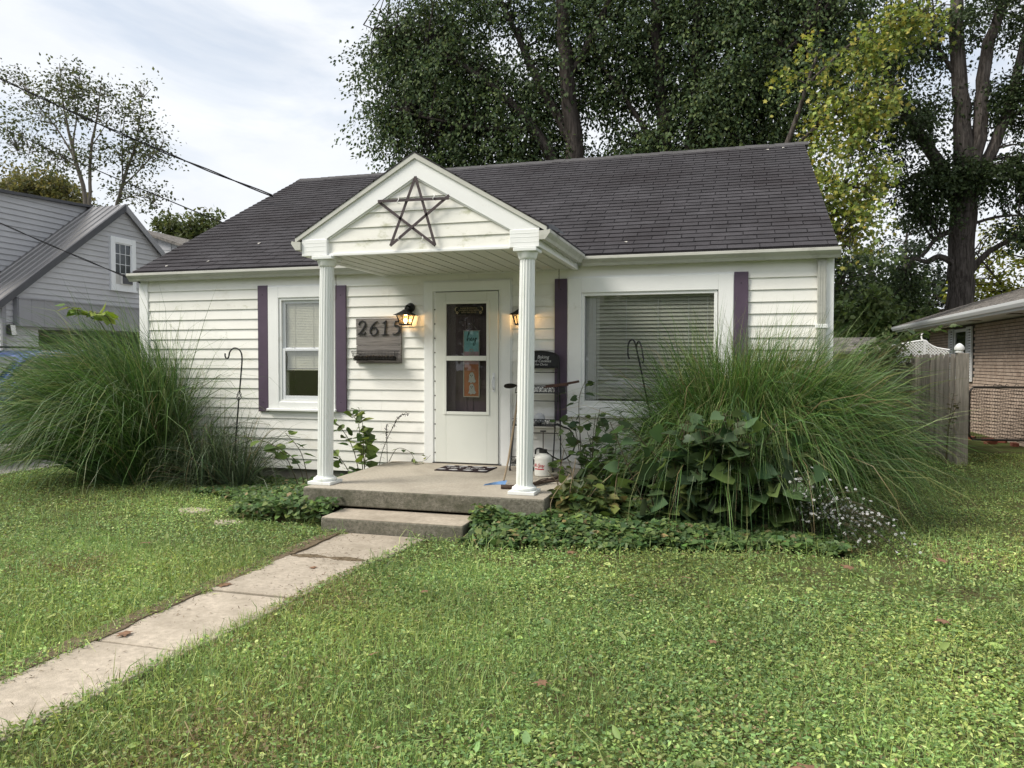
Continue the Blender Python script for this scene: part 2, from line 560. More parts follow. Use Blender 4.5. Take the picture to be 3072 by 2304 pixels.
T_MAPLE = (np.array([(0, 0, 0), (.16, .16, 0), (.5, .1, -.05), (.36, .36, .03), (.56, .66, -.06), (.2, .64, .02), (0, 1.05, -.12), (-.2, .64, .02),
                     (-.56, .66, -.06), (-.36, .36, .03), (-.5, .1, -.05), (-.16, .16, 0)]),
           [(0, 1, 2, 3), (0, 3, 4, 5), (0, 5, 6, 7), (0, 7, 8, 9), (0, 9, 10, 11)])


def unit(a):
    return a / np.maximum(np.linalg.norm(a, axis=-1, keepdims=True), 1e-9)


def raw_mesh(name, V, loops, starts, cols=None):
    me = bpy.data.meshes.new(name)
    me.vertices.add(len(V))
    me.vertices.foreach_set('co', np.ascontiguousarray(V, np.float32).ravel())
    me.loops.add(len(loops))
    me.loops.foreach_set('vertex_index', np.ascontiguousarray(loops, np.int32))
    me.polygons.add(len(starts))
    me.polygons.foreach_set('loop_start', np.ascontiguousarray(starts, np.int32))
    me.update(calc_edges=True)
    if cols is not None:
        a = me.attributes.new('col', 'FLOAT_COLOR', 'POINT')
        c = np.ones((len(V), 4), np.float32)
        c[:, :3] = cols
        a.data.foreach_set('color', c.ravel())
    return me


def leaves_mesh(name, T, pos, dirs, nrm, size, col, wid=1.0):
    tv, tf = T
    n, k = len(pos), len(tv)
    dirs = unit(dirs)
    side = unit(np.cross(dirs, nrm))
    nn = np.cross(side, dirs)
    s = np.asarray(size)[:, None, None]
    V = pos[:, None, :] + s * (tv[None, :, 0:1] * wid * side[:, None, :] + tv[None, :, 1:2] * dirs[:, None, :] + tv[None, :, 2:3] * nn[:, None, :])
    fl = np.concatenate([np.array(f) for f in tf])
    st = np.cumsum([0] + [len(f) for f in tf])[:-1]
    loops = (fl[None, :] + (np.arange(n) * k)[:, None]).ravel()
    starts = (st[None, :] + (np.arange(n) * len(fl))[:, None]).ravel()
    return raw_mesh(name, V.reshape(-1, 3), loops, starts, np.repeat(col, k, axis=0))


def mesh_obj(name, me, m, parent=None):
    me.materials.append(M[m])
    return finish(bpy.data.objects.new(name, me), parent)


def rand_dir(n, zbias=0.0):
    d = unit(rng.normal(size=(n, 3)))
    d[:, 2] += zbias
    return unit(d)


def pick_cols(n, palette, weights=None, jit=0.18):
    p = np.array(palette)
    i = rng.choice(len(p), n, p=weights)
    return np.clip(p[i] * (1 + rng.normal(0, jit, (n, 1))) * (1 + rng.normal(0, jit * .35, (n, 3))), 0.004, 1)


def blades_mesh(name, root, d0, length, width, grav, wind, col, segs=7, tipcol=None, curl=0.0):
    """arching ribbons: each blade starts along d0 and bends under grav and wind"""
    n = len(root)
    P = [root]
    d = unit(d0)
    h = (length / segs)[:, None]
    D = [d]
    for i in range(segs):
        t = (i + 1) / segs
        f = wind * (0.3 + t) + np.array([0, 0, -1.0]) * (grav * (0.08 + 2.3 * t * t))[:, None]
        d = unit(d + f * h + (rng.normal(0, curl, (n, 3)) if curl else 0))
        P.append(P[-1] + d * h)
        D.append(d)
    side0 = unit(np.cross(D[segs // 2], rand_dir(n)))
    V = np.zeros((n, (segs + 1) * 2 - 1, 3))
    for i in range(segs):
        t = i / segs
        w = (width * (0.55 + 0.45 * min(1, t * 4)) * (1 - t ** 2.2))[:, None] / 2
        sd_ = unit(side0 - D[i] * np.sum(side0 * D[i], 1, keepdims=True))
        V[:, 2 * i] = P[i] - sd_ * w
        V[:, 2 * i + 1] = P[i] + sd_ * w
    V[:, 2 * segs] = P[segs]
    k = V.shape[1]
    fl, st, c = [], [], 0
    for i in range(segs - 1):
        fl += [2 * i, 2 * i + 1, 2 * i + 3, 2 * i + 2]
        st.append(c)
        c += 4
    fl += [2 * segs - 2, 2 * segs - 1, 2 * segs]
    st.append(c)
    c += 3
    fl, st = np.array(fl), np.array(st)
    loops = (fl[None] + (np.arange(n) * k)[:, None]).ravel()
    starts = (st[None] + (np.arange(n) * c)[:, None]).ravel()
    C = np.repeat(col[:, None, :], k, axis=1)
    if tipcol is not None:
        t = (np.repeat(np.arange(segs + 1), 2)[:k] / segs)[None, :, None]
        C = C * (1 - t ** 2) + tipcol[:, None, :] * t ** 2
    return raw_mesh(name, V.reshape(-1, 3), loops, starts, C.reshape(-1, 3))


def vnoise(x, y, scale, seed):
    g = np.random.default_rng(seed).random((64, 64))
    u, v = np.asarray(x) * scale + 100.3, np.asarray(y) * scale + 100.7
    i, j = np.floor(u).astype(int), np.floor(v).astype(int)
    a, b = u - i, v - j
    a, b = a * a * (3 - 2 * a), b * b * (3 - 2 * b)
    q = lambda p, r: g[p % 64, r % 64]
    return (q(i, j) * (1 - a) + q(i + 1, j) * a) * (1 - b) + (q(i, j + 1) * (1 - a) + q(i + 1, j + 1) * a) * b


def fbm(x, y, scale, seed):
    return (vnoise(x, y, scale, seed) + .5 * vnoise(x, y, scale * 2.1, seed + 1) + .25 * vnoise(x, y, scale * 4.3, seed + 2)) / 1.75

# ================================================================ SETTING
MB().add([(-300, -120, G), (300, -120, G), (300, 400, G), (-300, 400, G)], [(0, 1, 2, 3)]).build('ground', 'soil')['kind'] = 'structure'
road = MB().box(-120, 120, -19.5, -11.2, G - .3, G + .006).build('road', 'asphalt')
road['kind'] = 'structure'
kerb = MB().box(-120, 120, -11.2, -11.05, G - .2, G + .05).build('kerb', 'concrete')
kerb['kind'] = 'structure'
drive = MB().box(-10.6, -6.1, -11.05, 13, G - .1, G + .012).build('driveway', 'driveway')
drive['kind'] = 'structure'
side_path = MB().box(6.9, 8.49, 5.6, 13, G - .1, G + .010).build('side_path', 'soil')
side_path['kind'] = 'structure'
path = bpy.data.objects.new('front_path', None)
path.location = (0.45, -6, G)
COL.objects.link(path)
path['kind'] = 'structure'
PX0, PX1 = 0.04, 0.94
for i, (ya, yb) in enumerate(((-3.29, -2.44), (-4.25, -3.30), (-5.20, -4.26), (-6.15, -5.21), (-7.1, -6.16), (-8.05, -7.11), (-9.0, -8.06), (-9.95, -9.01))):
    t = [-.004, .006, .0, .004, -.002, .003, 0, .002][i]
    e0, e1 = (PX1 - .08 + .075 * max(-4, y_ + 2.5) for y_ in (ya, yb))
    MB().prism([(PX0 + rng.uniform(-.01, .01), ya + .007), (e0, ya + .007), (e1, yb - .007), (PX0, yb - .007)], 'z', G - .1, G + .022 + t).build('path_slab', 'concrete', path, bevel=.006)

def soil_patch(name, pts, z, m='crumbled_soil', kind='stuff'):
    o = MB().prism(pts, 'z', z - .02, z).build(name, m)
    o['kind'] = kind
    return o


edge = [(PX0 - .005 + .10 * float(fbm(0.0, -t * .03, 2.6, 17)) ** 1.5 + rng.uniform(0, .012), -2.5 - t * .03) for t in range(0, 153)]
tag(soil_patch('crumbled_soil', edge + [(PX0 - .10, -7.1), (PX0 - .10, -2.5)], G + .0305), 'crumbled brown soil creeping over the path edge', 'soil')
jp = [(.10 + .62 * t, -3.30 + (.045 + .03 * math.sin(9 * t)) * (1 - abs(2 * t - 1) ** 2) + rng.uniform(-.012, .012)) for t in np.linspace(0, 1, 22)]
jq = [(.72 - .62 * t, -3.33 - (.02 + .025 * math.sin(7 * t + 1)) * (1 - abs(2 * t - 1) ** 2) + rng.uniform(-.012, .012)) for t in np.linspace(0, 1, 22)]
tag(soil_patch('crumbled_soil', jp + jq, G + .0315), 'crumbled brown soil in the far path joint', 'soil')

# ================================================================ HOUSE
house = thing('house', 'white vinyl-sided cottage with dark shingle roof and purple shutters', 'house', (0, 4, G))
XL, XR, ZT, DEPTH = -4.274, 4.395, 2.29, 8.15
RIDGE_Y, RIDGE_Z, EAVE_Y, EAVE_Z = 4.07, 4.574, -0.06, 2.405
W1 = (-2.10, -1.52, 0.70, 2.00)       # window opening x0 x1 z0 z1
W2 = (1.755, 3.235, 0.70, 1.985)
DR = (-0.005, 0.785, 0.0, 2.04)
wall = MB()


def wall_with_holes(mb, x0, x1, z0, z1, y0, y1, holes):
    xs = sorted({x0, x1} | {h[0] for h in holes} | {h[1] for h in holes})
    for a, b in zip(xs, xs[1:]):
        cuts = sorted([(h[2], h[3]) for h in holes if h[0] <= a + 1e-6 and h[1] >= b - 1e-6])
        z = z0
        for lo, hi in cuts:
            if lo > z:
                mb.box(a, b, y0, y1, z, lo)
            z = hi
        if z < z1:
            mb.box(a, b, y0, y1, z, z1)


wall_with_holes(wall, XL + .01, XR - .01, -0.10, ZT, 0.0, 0.14, [W1, W2, DR])
wall.box(XL + .01, XL + .15, .14, DEPTH, -.1, ZT)
wall.box(XR - .15, XR - .01, .14, DEPTH, -.1, ZT)
wall.box(XL + .15, XR - .15, DEPTH - .14, DEPTH, -.1, ZT)
for xa, xb in ((XL + .02, XL + .12), (XR - .12, XR - .02)):
    wall.prism([(0.05, ZT), (DEPTH - .05, ZT), (RIDGE_Y, RIDGE_Z - .1)], 'x', xa, xb)
wall = wall.build('wall', 'vinyl', house)
MB().box(XL + .03, XR - .03, .02, DEPTH - .02, G - .1, -.10).build('foundation', 'foundation', house)
MB().box(XL + .16, XR - .16, .15, DEPTH - .15, -.1, -.05).build('room_floor', 'room', house)
MB().box(XL + .16, XR - .16, .15, DEPTH - .15, ZT - .06, ZT - .01).build('room_ceiling', 'room', house)
MB().box(XL + .16, XR - .16, 3.5, 3.6, -.05, ZT - .07).build('room_partition', 'room', house)

# --- siding courses, one board each
CO = 0.127


def siding(x0, x1, zb, h=CO, m='vinyl', parent=wall, y=0.0, lean=.021):
    return MB().hexa([(x0, y - lean, zb), (x1, y - lean, zb), (x1, y - .0015, zb), (x0, y - .0015, zb),
                      (x0, y - .005, zb + h), (x1, y - .005, zb + h), (x1, y - .001, zb + h), (x0, y - .001, zb + h)]).build('siding_board', m, parent)


for side, phase in (('l', 2.14), ('r', 2.102)):
    zb = phase
    first = True
    while zb > -0.16:
        z0, z1 = zb, zb + CO + .004
        if first:
            z1 = 2.287
        hole = [w for w in (W1, W2, DR) if z1 > w[2] + .02 and z0 < w[3] + .03]
        if side == 'l':
            xs = [(-4.135, -0.06)]
            if W1 in hole:
                xs = [(-4.135, -2.2), (-1.42, -.06)]
            if first:
                xs = [(-4.135, 0.4)]
        else:
            xs = [(0.86, 4.24)]
            if W2 in hole:
                xs = [(0.86, 1.69), (3.31, 4.24)]
            if first:
                xs = [(0.401, 4.24)]
        if zb < -0.02:
            xs = [(a, min(b, -.60)) if a < 0 else (max(a, 1.86), b) for a, b in xs]
        for a, b in xs:
            k = int(round((2.14 - zb) / CO))
            cut = []
            if a < -1 and b > -.3 and k in (1, 2, 11, 12, 14, 16):
                cut = [-.725 if k > 3 else -.62]
            if a < -4 and k in (3, 4, 8):
                cut = [-2.9 + .3 * k % .7]
            pts = [a] + cut + [b]
            for p, q in zip(pts, pts[1:]):
                siding(p + (.0015 if p != a else 0), q, z0 + rng.normal(0, .0008), z1 - z0,
                       'vinyl_mildew' if (k == 2 and p < -4) else 'vinyl')
        zb -= CO
        first = False

# --- corner posts, frieze, downspout
for a, b in ((XL, -4.134), (4.318, XR)):
    MB().box(a, b, -.03, .05, -.12, 2.286).build('corner_trim', 'trim', house, bevel=.006)
ds = MB()
for i in range(7):                       # corrugated rectangular spout
    x = 4.232 + .012 * i
    ds.box(x, x + .0105, -.070 - .004 * (i % 2), -.018, .1, 2.29)
ds.box(4.236, 4.310, -.062, -.02, .1, 2.29)
ds = ds.build('downspout', 'gutter_paint', house)
MB().box(4.215, 4.335, -.078, -.017, 1.56, 1.60).build('strap', 'trim', ds, bevel=.003)

# --- roof
SA = math.atan2(RIDGE_Z - EAVE_Z, RIDGE_Y - EAVE_Y)
U = Vector((0, math.cos(SA), math.sin(SA)))
NR = Vector((0, -math.sin(SA), math.cos(SA)))
RX0, RX1 = -4.325, 4.425
roof = MB()
th = .05
a0 = Vector((0, EAVE_Y, EAVE_Z))
sec = [(EAVE_Y + .01, EAVE_Z - .03), (RIDGE_Y, RIDGE_Z - .024), (2 * RIDGE_Y - EAVE_Y, EAVE_Z - .03), (2 * RIDGE_Y - EAVE_Y, EAVE_Z - .10), (RIDGE_Y, RIDGE_Z - .10), (EAVE_Y + .01, EAVE_Z - .09)]
roof.prism(sec, 'x', RX0 + .01, RX1 - .01)
roof = roof.build('roof', 'shingle', house)
for xa, xb in ((RX0 + .006, RX0 + .03), (RX1 - .03, RX1 - .006)):
    MB().prism([(EAVE_Y + .0, EAVE_Z - .10), (EAVE_Y, EAVE_Z - .012), (RIDGE_Y, RIDGE_Z - .012), (2 * RIDGE_Y - EAVE_Y, EAVE_Z - .012),
                (2 * RIDGE_Y - EAVE_Y, EAVE_Z - .10), (RIDGE_Y, RIDGE_Z - .16)], 'x', xa, xb).build('rake_board', 'gutter_paint', roof)
EXP, TAB = 0.1375, 0.333
SLOPE = (Vector((0, RIDGE_Y, RIDGE_Z)) - a0).length
ncourse = int(SLOPE / EXP)
tabs = []
for k in range(ncourse):
    off = (k % 2) * TAB / 2 + (k % 3) * .012
    x = RX0 - off
    while x < RX1 - .01:
        xa, xb = max(x, RX0), min(x + TAB - .008, RX1)
        if xb - xa > .03:
            tabs.append((k, xa, xb))
        x += TAB
tab_me = MB().hexa([(-.5, 0, 0), (.5, 0, 0), (.5, .19, 0), (-.5, .19, 0), (-.5, .0, .018), (.5, .0, .018), (.5, .19, .004), (-.5, .19, .004)]).mesh('shingle')
tab_me.materials.append(M['shingle'])
camp = Vector((3.3817, -8.5251, 1.2073))


def tab_matrix(k, xa, xb, jit=True):
    p = a0 + U * (EXP * k - .012)
    wob = .006 * math.sin(xa * 1.7 + k * .45) + .004 * math.sin(xa * .6 - k * .8)       # slightly wavy courses
    lift = random.uniform(0, .0025)
    o = p + U * (wob + random.uniform(-.002, .002)) + NR * lift + Vector(((xa + xb) / 2, 0, 0))
    m = Matrix((Vector((xb - xa, 0, 0)), U, NR)).transposed().to_4x4()
    m.translation = o
    return m


def d_of(t):
    q = a0 + U * (EXP * t[0]) + Vector(((t[1] + t[2]) / 2, 0, 0))
    return (q - camp).length + (4 if -1.6 < (q.x - .52) < 1.2 and t[0] < 12 else 0)


tabs.sort(key=d_of)
field = MB()
for i, t in enumerate(tabs):
    mw = tab_matrix(*t)
    if i < 295:
        inst('shingle', tab_me, roof, mw)
    else:
        field.hexa([tuple(mw @ v.co) for v in tab_me.vertices])
field = field.build('shingle_field', 'shingle', roof, fix=False)
field['kind'] = 'stuff'
cap_me = MB().hexa([(0, -.15, -.072), (.2, -.15, -.072), (.2, 0, .004), (0, 0, .004), (0, -.15, -.060), (.2, -.15, -.066), (.2, 0, .014), (0, 0, .020)])
cap_me.hexa([(0, .0, .004), (.2, .0, .004), (.2, .15, -.072), (0, .15, -.072), (0, 0, .020), (.2, 0, .014), (.2, .15, -.066), (0, .15, -.060)])
cap_me = cap_me.mesh('ridge_cap')
cap_me.materials.append(M['shingle_ridge'])
x = RX0
while x < RX1 - .1:
    inst('ridge_cap', cap_me, roof, Matrix.Translation((x, RIDGE_Y, RIDGE_Z + .004 + rng.normal(0, .002))))
    x += .146

# --- eave gutter (front), mesh guard
PXL, PXR = -0.6795, 1.7202


def k_gutter(x0, x1, name='gutter'):
    y = -.062
    outer = [(y, 2.275), (y - .06, 2.275), (y - .075, 2.305), (y - .105, 2.33), (y - .118, 2.345), (y - .118, 2.372), (y - .104, 2.378), (y - .104, 2.366), (y - .09, 2.366),
             (y - .06, 2.30), (y - .012, 2.30), (y, 2.366)]
    g = MB().prism(outer, 'x', x0, x1)
    g.prism([(y - .001, 2.277), (y - .06, 2.277), (y - .104, 2.33), (y - .116, 2.345), (y - .116, 2.37), (y - .001, 2.366)], 'x', x0 - .004, x0 + .004)
    g.prism([(y - .001, 2.277), (y - .06, 2.277), (y - .104, 2.33), (y - .116, 2.345), (y - .116, 2.37), (y - .001, 2.366)], 'x', x1 - .004, x1 + .004)
    return g.build(name, 'gutter_paint', house)


k_gutter(-4.345, PXL - .06)
k_gutter(PXR + .06, 4.44)
for a, b in ((-4.33, PXL - .08), (PXR + .1, 4.425)):
    g = MB()                              # woven guard: wires in two directions over the trough
    n = int((b - a) / .022)
    for i in range(n):
        x = a + (b - a) * i / n
        g.bar((x, -.168, 2.374), (x + .02, -.045, 2.410), .004, .002, (0, 0, 1))
        g.bar((x + .02, -.168, 2.374), (x, -.045, 2.410), .004, .002, (0, 0, 1))
    g.box(a, b, -.171, -.166, 2.368, 2.380)
    g.build('gutter_guard', 'galvanised', house, fix=False)
MB().box(XL, XR, -.058, -.004, 2.30, 2.375).build('fascia', 'trim', house)
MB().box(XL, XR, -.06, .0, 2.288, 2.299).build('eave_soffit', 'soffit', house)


# --- windows
def frame(mb, x0, x1, z0, z1, w, y0, y1, wb=None, wt_=None):
    wb = w if wb is None else wb
    wt_ = w if wt_ is None else wt_
    mb.box(x0, x0 + w, y0, y1, z0, z1)
    mb.box(x1 - w, x1, y0, y1, z0, z1)
    mb.box(x0 + w, x1 - w, y0 + .001, y1, z1 - wt_, z1)
    mb.box(x0 + w, x1 - w, y0 + .001, y1, z0, z0 + wb)
    return mb


win = frame(MB(), -2.285, -1.335, .62, 2.155, .15, -.045, -.002, wb=.08, wt_=.14).build('double_hung_window', 'trim', house, bevel=.004)
win['label'] = 'double-hung window beside the star porch'
frame(MB(), -2.30, -1.32, .60, 2.175, .022, -.032, -.003).build('outer_moulding', 'trim', win)
MB().prism([(-.075, .585), (-.075, .612), (.02, .628), (.02, .585)], 'x', -2.30, -1.32).build('sill', 'trim', win, bevel=.004)
frame(MB(), -2.135, -1.485, .695, 2.02, .035, -.03, .05).build('jamb', 'trim', win)
frame(MB(), -2.10, -1.52, 1.345, 1.985, .042, .0, .03).build('upper_sash', 'window_white', win, bevel=.003)
frame(MB(), -2.10, -1.52, .73, 1.375, .048, -.02, .0, wt_=.03).build('lower_sash', 'window_white', win, bevel=.003)
MB().box(-2.06, -1.56, .012, .016, 1.38, 1.945).build('pane', 'glass', win)
MB().box(-2.055, -1.565, -.012, -.008, .775, 1.348).build('pane', 'glass', win)
for x in (-1.95, -1.67):
    MB().box(x - .025, x + .025, -.016, .0, 1.375, 1.388).build('sash_lock', 'window_white', win)
bl = thing('window_blind', 'cream mini blind lowered behind the double-hung window', 'blind', (-1.81, .06, .75))
MB().box(-2.06, -1.56, .022, .052, 1.945, 1.975).build('head_rail', 'blind_cream', bl)
s = MB()
for i in range(40):
    z = 1.935 - .0205 * i
    s.hexa([(-2.055, .030, z - .011), (-1.565, .030, z - .011), (-1.565, .038, z + .009), (-2.055, .038, z + .009), (-2.055, .029, z - .010), (-1.565, .029, z - .010), (-1.565, .037, z + .010), (-2.055, .037, z + .010)])
s.build('slats', 'blind_cream', bl)['kind'] = 'stuff'
for x in (-1.94, -1.68):
    MB().box(x, x + .003, .024, .027, 1.12, 1.95).build('cord', 'blind_cream', bl)
MB().box(-2.055, -1.565, .026, .044, 1.10, 1.115).build('bottom_rail', 'blind_cream', bl)

pw = frame(MB(), 1.60, 3.40, .62, 2.15, .155, -.045, -.002, wb=.085, wt_=.165).build('picture_window', 'trim', house, bevel=.004)
pw['label'] = 'wide picture window with grey blind'
frame(MB(), 1.585, 3.415, .60, 2.17, .022, -.032, -.003).build('outer_moulding', 'trim', pw)
frame(MB(), 1.755, 3.235, .70, 1.985, .035, -.028, .05, wb=.07).build('jamb', 'trim', pw, bevel=.003)
MB().prism([(-.07, .585), (-.07, .612), (.02, .628), (.02, .585)], 'x', 1.585, 3.415).build('sill', 'trim', pw, bevel=.004)
MB().box(1.785, 3.205, .018, .022, .765, 1.955).build('pane', 'glass', pw)
pb = thing('window_blind', 'grey wide-slat blind behind the picture window', 'blind', (2.5, .09, .77))
MB().box(1.79, 3.20, .030, .070, 1.925, 1.955).build('head_rail', 'blind_grey', pb)
sl_me = MB().hexa([(-.70, -.008, -.0205), (.70, -.008, -.0205), (.70, .010, .0185), (-.70, .010, .0185), (-.70, -.011, -.0195), (.70, -.011, -.0195), (.70, .007, .0195), (-.70, .007, .0195)]).mesh('slat')
sl_me.materials.append(M['blind_grey'])
for i in range(27):
    m = Matrix.Translation((2.50, .052, 1.905 - .042 * i)) @ Matrix.Rotation(rng.normal(0, .07), 4, 'X') @ Matrix.Rotation(rng.normal(0, .0012), 4, 'Y')
    inst('slat', sl_me, pb, m)
for x in (1.93, 2.25, 2.60, 2.93, 3.13):
    MB().box(x, x + .004, .032, .035, .78, 1.93).build('cord', 'curtain', pb)
cur = MB()
for i in range(8):
    x = 1.80 + i * .014
    cur.box(x, x + .012, .025 + .006 * (i % 2), .028 + .006 * (i % 2), .78, 1.93)
cur = cur.build('curtain', 'curtain')
tag(cur, 'sheer white curtain strip at the side of the picture window', 'curtain')

# --- shutters: flat purple boards
for i, (xa, xb, za, zb2) in enumerate(((-2.435, -2.292, .572, 2.177), (-1.328, -1.187, .585, 2.150), (1.448, 1.592, .540, 2.150), (3.405, 3.55, .56, 2.168))):
    s = MB().box(xa, xb, -.042, -.016, za, zb2).build('shutter', 'shutter_purple', house, bevel=.004)
    nl = MB()
    for q in (za + .12, zb2 - .12):
        nl.lathe([(.006, 0), (.006, .003), (.001, .004)], (0, 0, 0), 8)
        nl.v[-24:] = [(v[0] + (xa + xb) / 2, -.042 - v[2], v[1] + q) for v in nl.v[-24:]]
    nl.build('screw', 'ink', s)

# --- door
door_fr = frame(MB(), -.14, .925, -.02, 2.15, .105, -.05, -.003, wb=.001).build('door_casing', 'trim', house, bevel=.004)
frame(MB(), -.155, .94, -.02, 2.17, .02, -.035, -.002, wb=.001).build('outer_moulding', 'trim', door_fr)
frame(MB(), -.04, .82, .0, 2.075, .036, -.036, .12, wb=.001).build('jamb', 'trim', door_fr)
MB().box(-.04, .82, -.06, .14, -.03, .012).build('threshold', 'galvanised', door_fr, bevel=.004)
sdoor = MB()
wall_with_holes(sdoor, .0, .78, .016, 2.03, -.055, -.022, [(.135, .645, .62, 1.895)])
sdoor = sdoor.build('storm_door', 'door_paint', house, bevel=.003)
frame(MB(), .105, .675, .585, 1.925, .036, -.064, -.045).build('glass_stop', 'door_paint', sdoor, bevel=.003)
MB().box(.142, .638, -.066, -.043, 1.222, 1.278).build('meeting_rail', 'door_paint', sdoor, bevel=.003)
MB().box(.138, .642, -.042, -.038, 1.25, 1.892).build('pane', 'storm_glass', sdoor)
MB().box(.138, .642, -.034, -.030, .622, 1.25).build('pane', 'storm_glass', sdoor)
h = MB().box(.712, .742, -.062, -.054, .86, 1.08)
h = h.build('handle_plate', 'window_white', sdoor, bevel=.002)
MB().tube(smooth_path([(.727, -.06, 1.03), (.727, -.10, 1.0), (.727, -.105, .95), (.727, -.095, .91), (.727, -.06, .89)], 4), .010, 8).build('handle', 'window_white', h, smooth=True)
MB().lathe([(.010, 0), (.010, .012)], (.727, -.05, 1.05), 10).build('keyhole', 'black_metal', h)
hinge = MB()
for i in range(11):
    z = .12 + .17 * i
    hinge.box(-.012, .001, -.058, -.05, z, z + .015)
hinge.build('hinge', 'galvanised', sdoor)
idoor = MB().box(-.002, .782, .05, .09, .014, 2.035).build('inner_door', 'inner_door', house)
for a, b, c, d in ((.10, .36, 1.5, 1.9), (.42, .68, 1.5, 1.9), (.10, .36, .25, .85), (.42, .68, .25, .85)):
    frame(MB(), a, b, c, d, .02, .042, .051).build('door_panel_moulding', 'inner_door', idoor)

# ================================================================ FRONT PORCH
porch = thing('front_porch', 'gabled front porch on two fluted white columns over a concrete slab', 'porch', (.6, -1, G))
SX0, SX1, SY = -.585, 1.815, -2.03
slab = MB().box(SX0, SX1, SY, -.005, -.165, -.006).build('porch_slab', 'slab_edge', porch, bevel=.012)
MB().box(SX0 + .006, SX1 - .006, SY + .006, -.006, -.012, .0).build('slab_top', 'porch_concrete', slab, bevel=.006)
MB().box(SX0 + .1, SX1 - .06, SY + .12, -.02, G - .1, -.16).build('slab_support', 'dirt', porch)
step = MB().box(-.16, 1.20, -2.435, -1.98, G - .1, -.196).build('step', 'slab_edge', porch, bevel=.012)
MB().box(-.154, 1.194, -2.429, -1.985, -.20, -.188).build('step_tread', 'concrete', step, bevel=.006)

PY, PZ, AX, AZ = -1.836, 2.24, .52, 3.13
# columns, slightly out of plumb as the porch has settled
for cx, tx in ((-.491, -.455), (1.561, 1.589)):
    c = MB()
    n = 96
    c.lathe([(.074, .06), (.077, .10), (.076, 1.1), (.069, 2.15)], (cx, -1.773, 0), n, flute=.0075, nf=16, top=(tx, -1.773, 2.2))
    c = c.build('column', 'column_paint', porch, smooth=False)
    MB().box(cx - .125, cx + .125, -1.773 - .125, -1.773 + .125, .001, .032).build('plinth', 'column_paint', c, bevel=.004)
    MB().lathe([(.108, .033), (.116, .045), (.112, .058), (.094, .066), (.09, .075)], (cx, -1.773, 0), 32).build('base_ring', 'column_paint', c, smooth=True)
    MB().lathe([(.074, 2.14), (.084, 2.152), (.086, 2.17), (.094, 2.19), (.098, 2.204)], (tx, -1.773, 0), 32).build('neck_ring', 'column_paint', c, smooth=True)
    MB().box(tx - .108, tx + .108, -1.773 - .108, -1.773 + .108, 2.205, 2.238).build('capital', 'column_paint', c, bevel=.005)

# porch ceiling, panel by panel
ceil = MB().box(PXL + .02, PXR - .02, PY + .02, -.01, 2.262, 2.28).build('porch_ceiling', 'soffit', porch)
x = PXL + .05
i = 0
while x < PXR - .06:
    w = .098 if i % 2 else .050
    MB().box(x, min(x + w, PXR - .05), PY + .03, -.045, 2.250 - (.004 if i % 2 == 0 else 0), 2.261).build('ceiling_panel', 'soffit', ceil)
    x += w + .005
    i += 1
MB().box(PXL + .03, PXR - .03, -.044, -.02, 2.238, 2.262).build('ceiling_edge', 'trim', ceil)

# front gable: siding boards behind raked fascia boards
gable = MB().prism([(PXL + .06, 2.27), (PXR - .06, 2.27), (AX, AZ - .06)], 'y', PY + .02, PY + .06).build('gable', 'vinyl', porch)
sl_in = .577


def gx(z, s):                             # inside edge of the raked board
    return AX + s * (2.945 - z) / sl_in


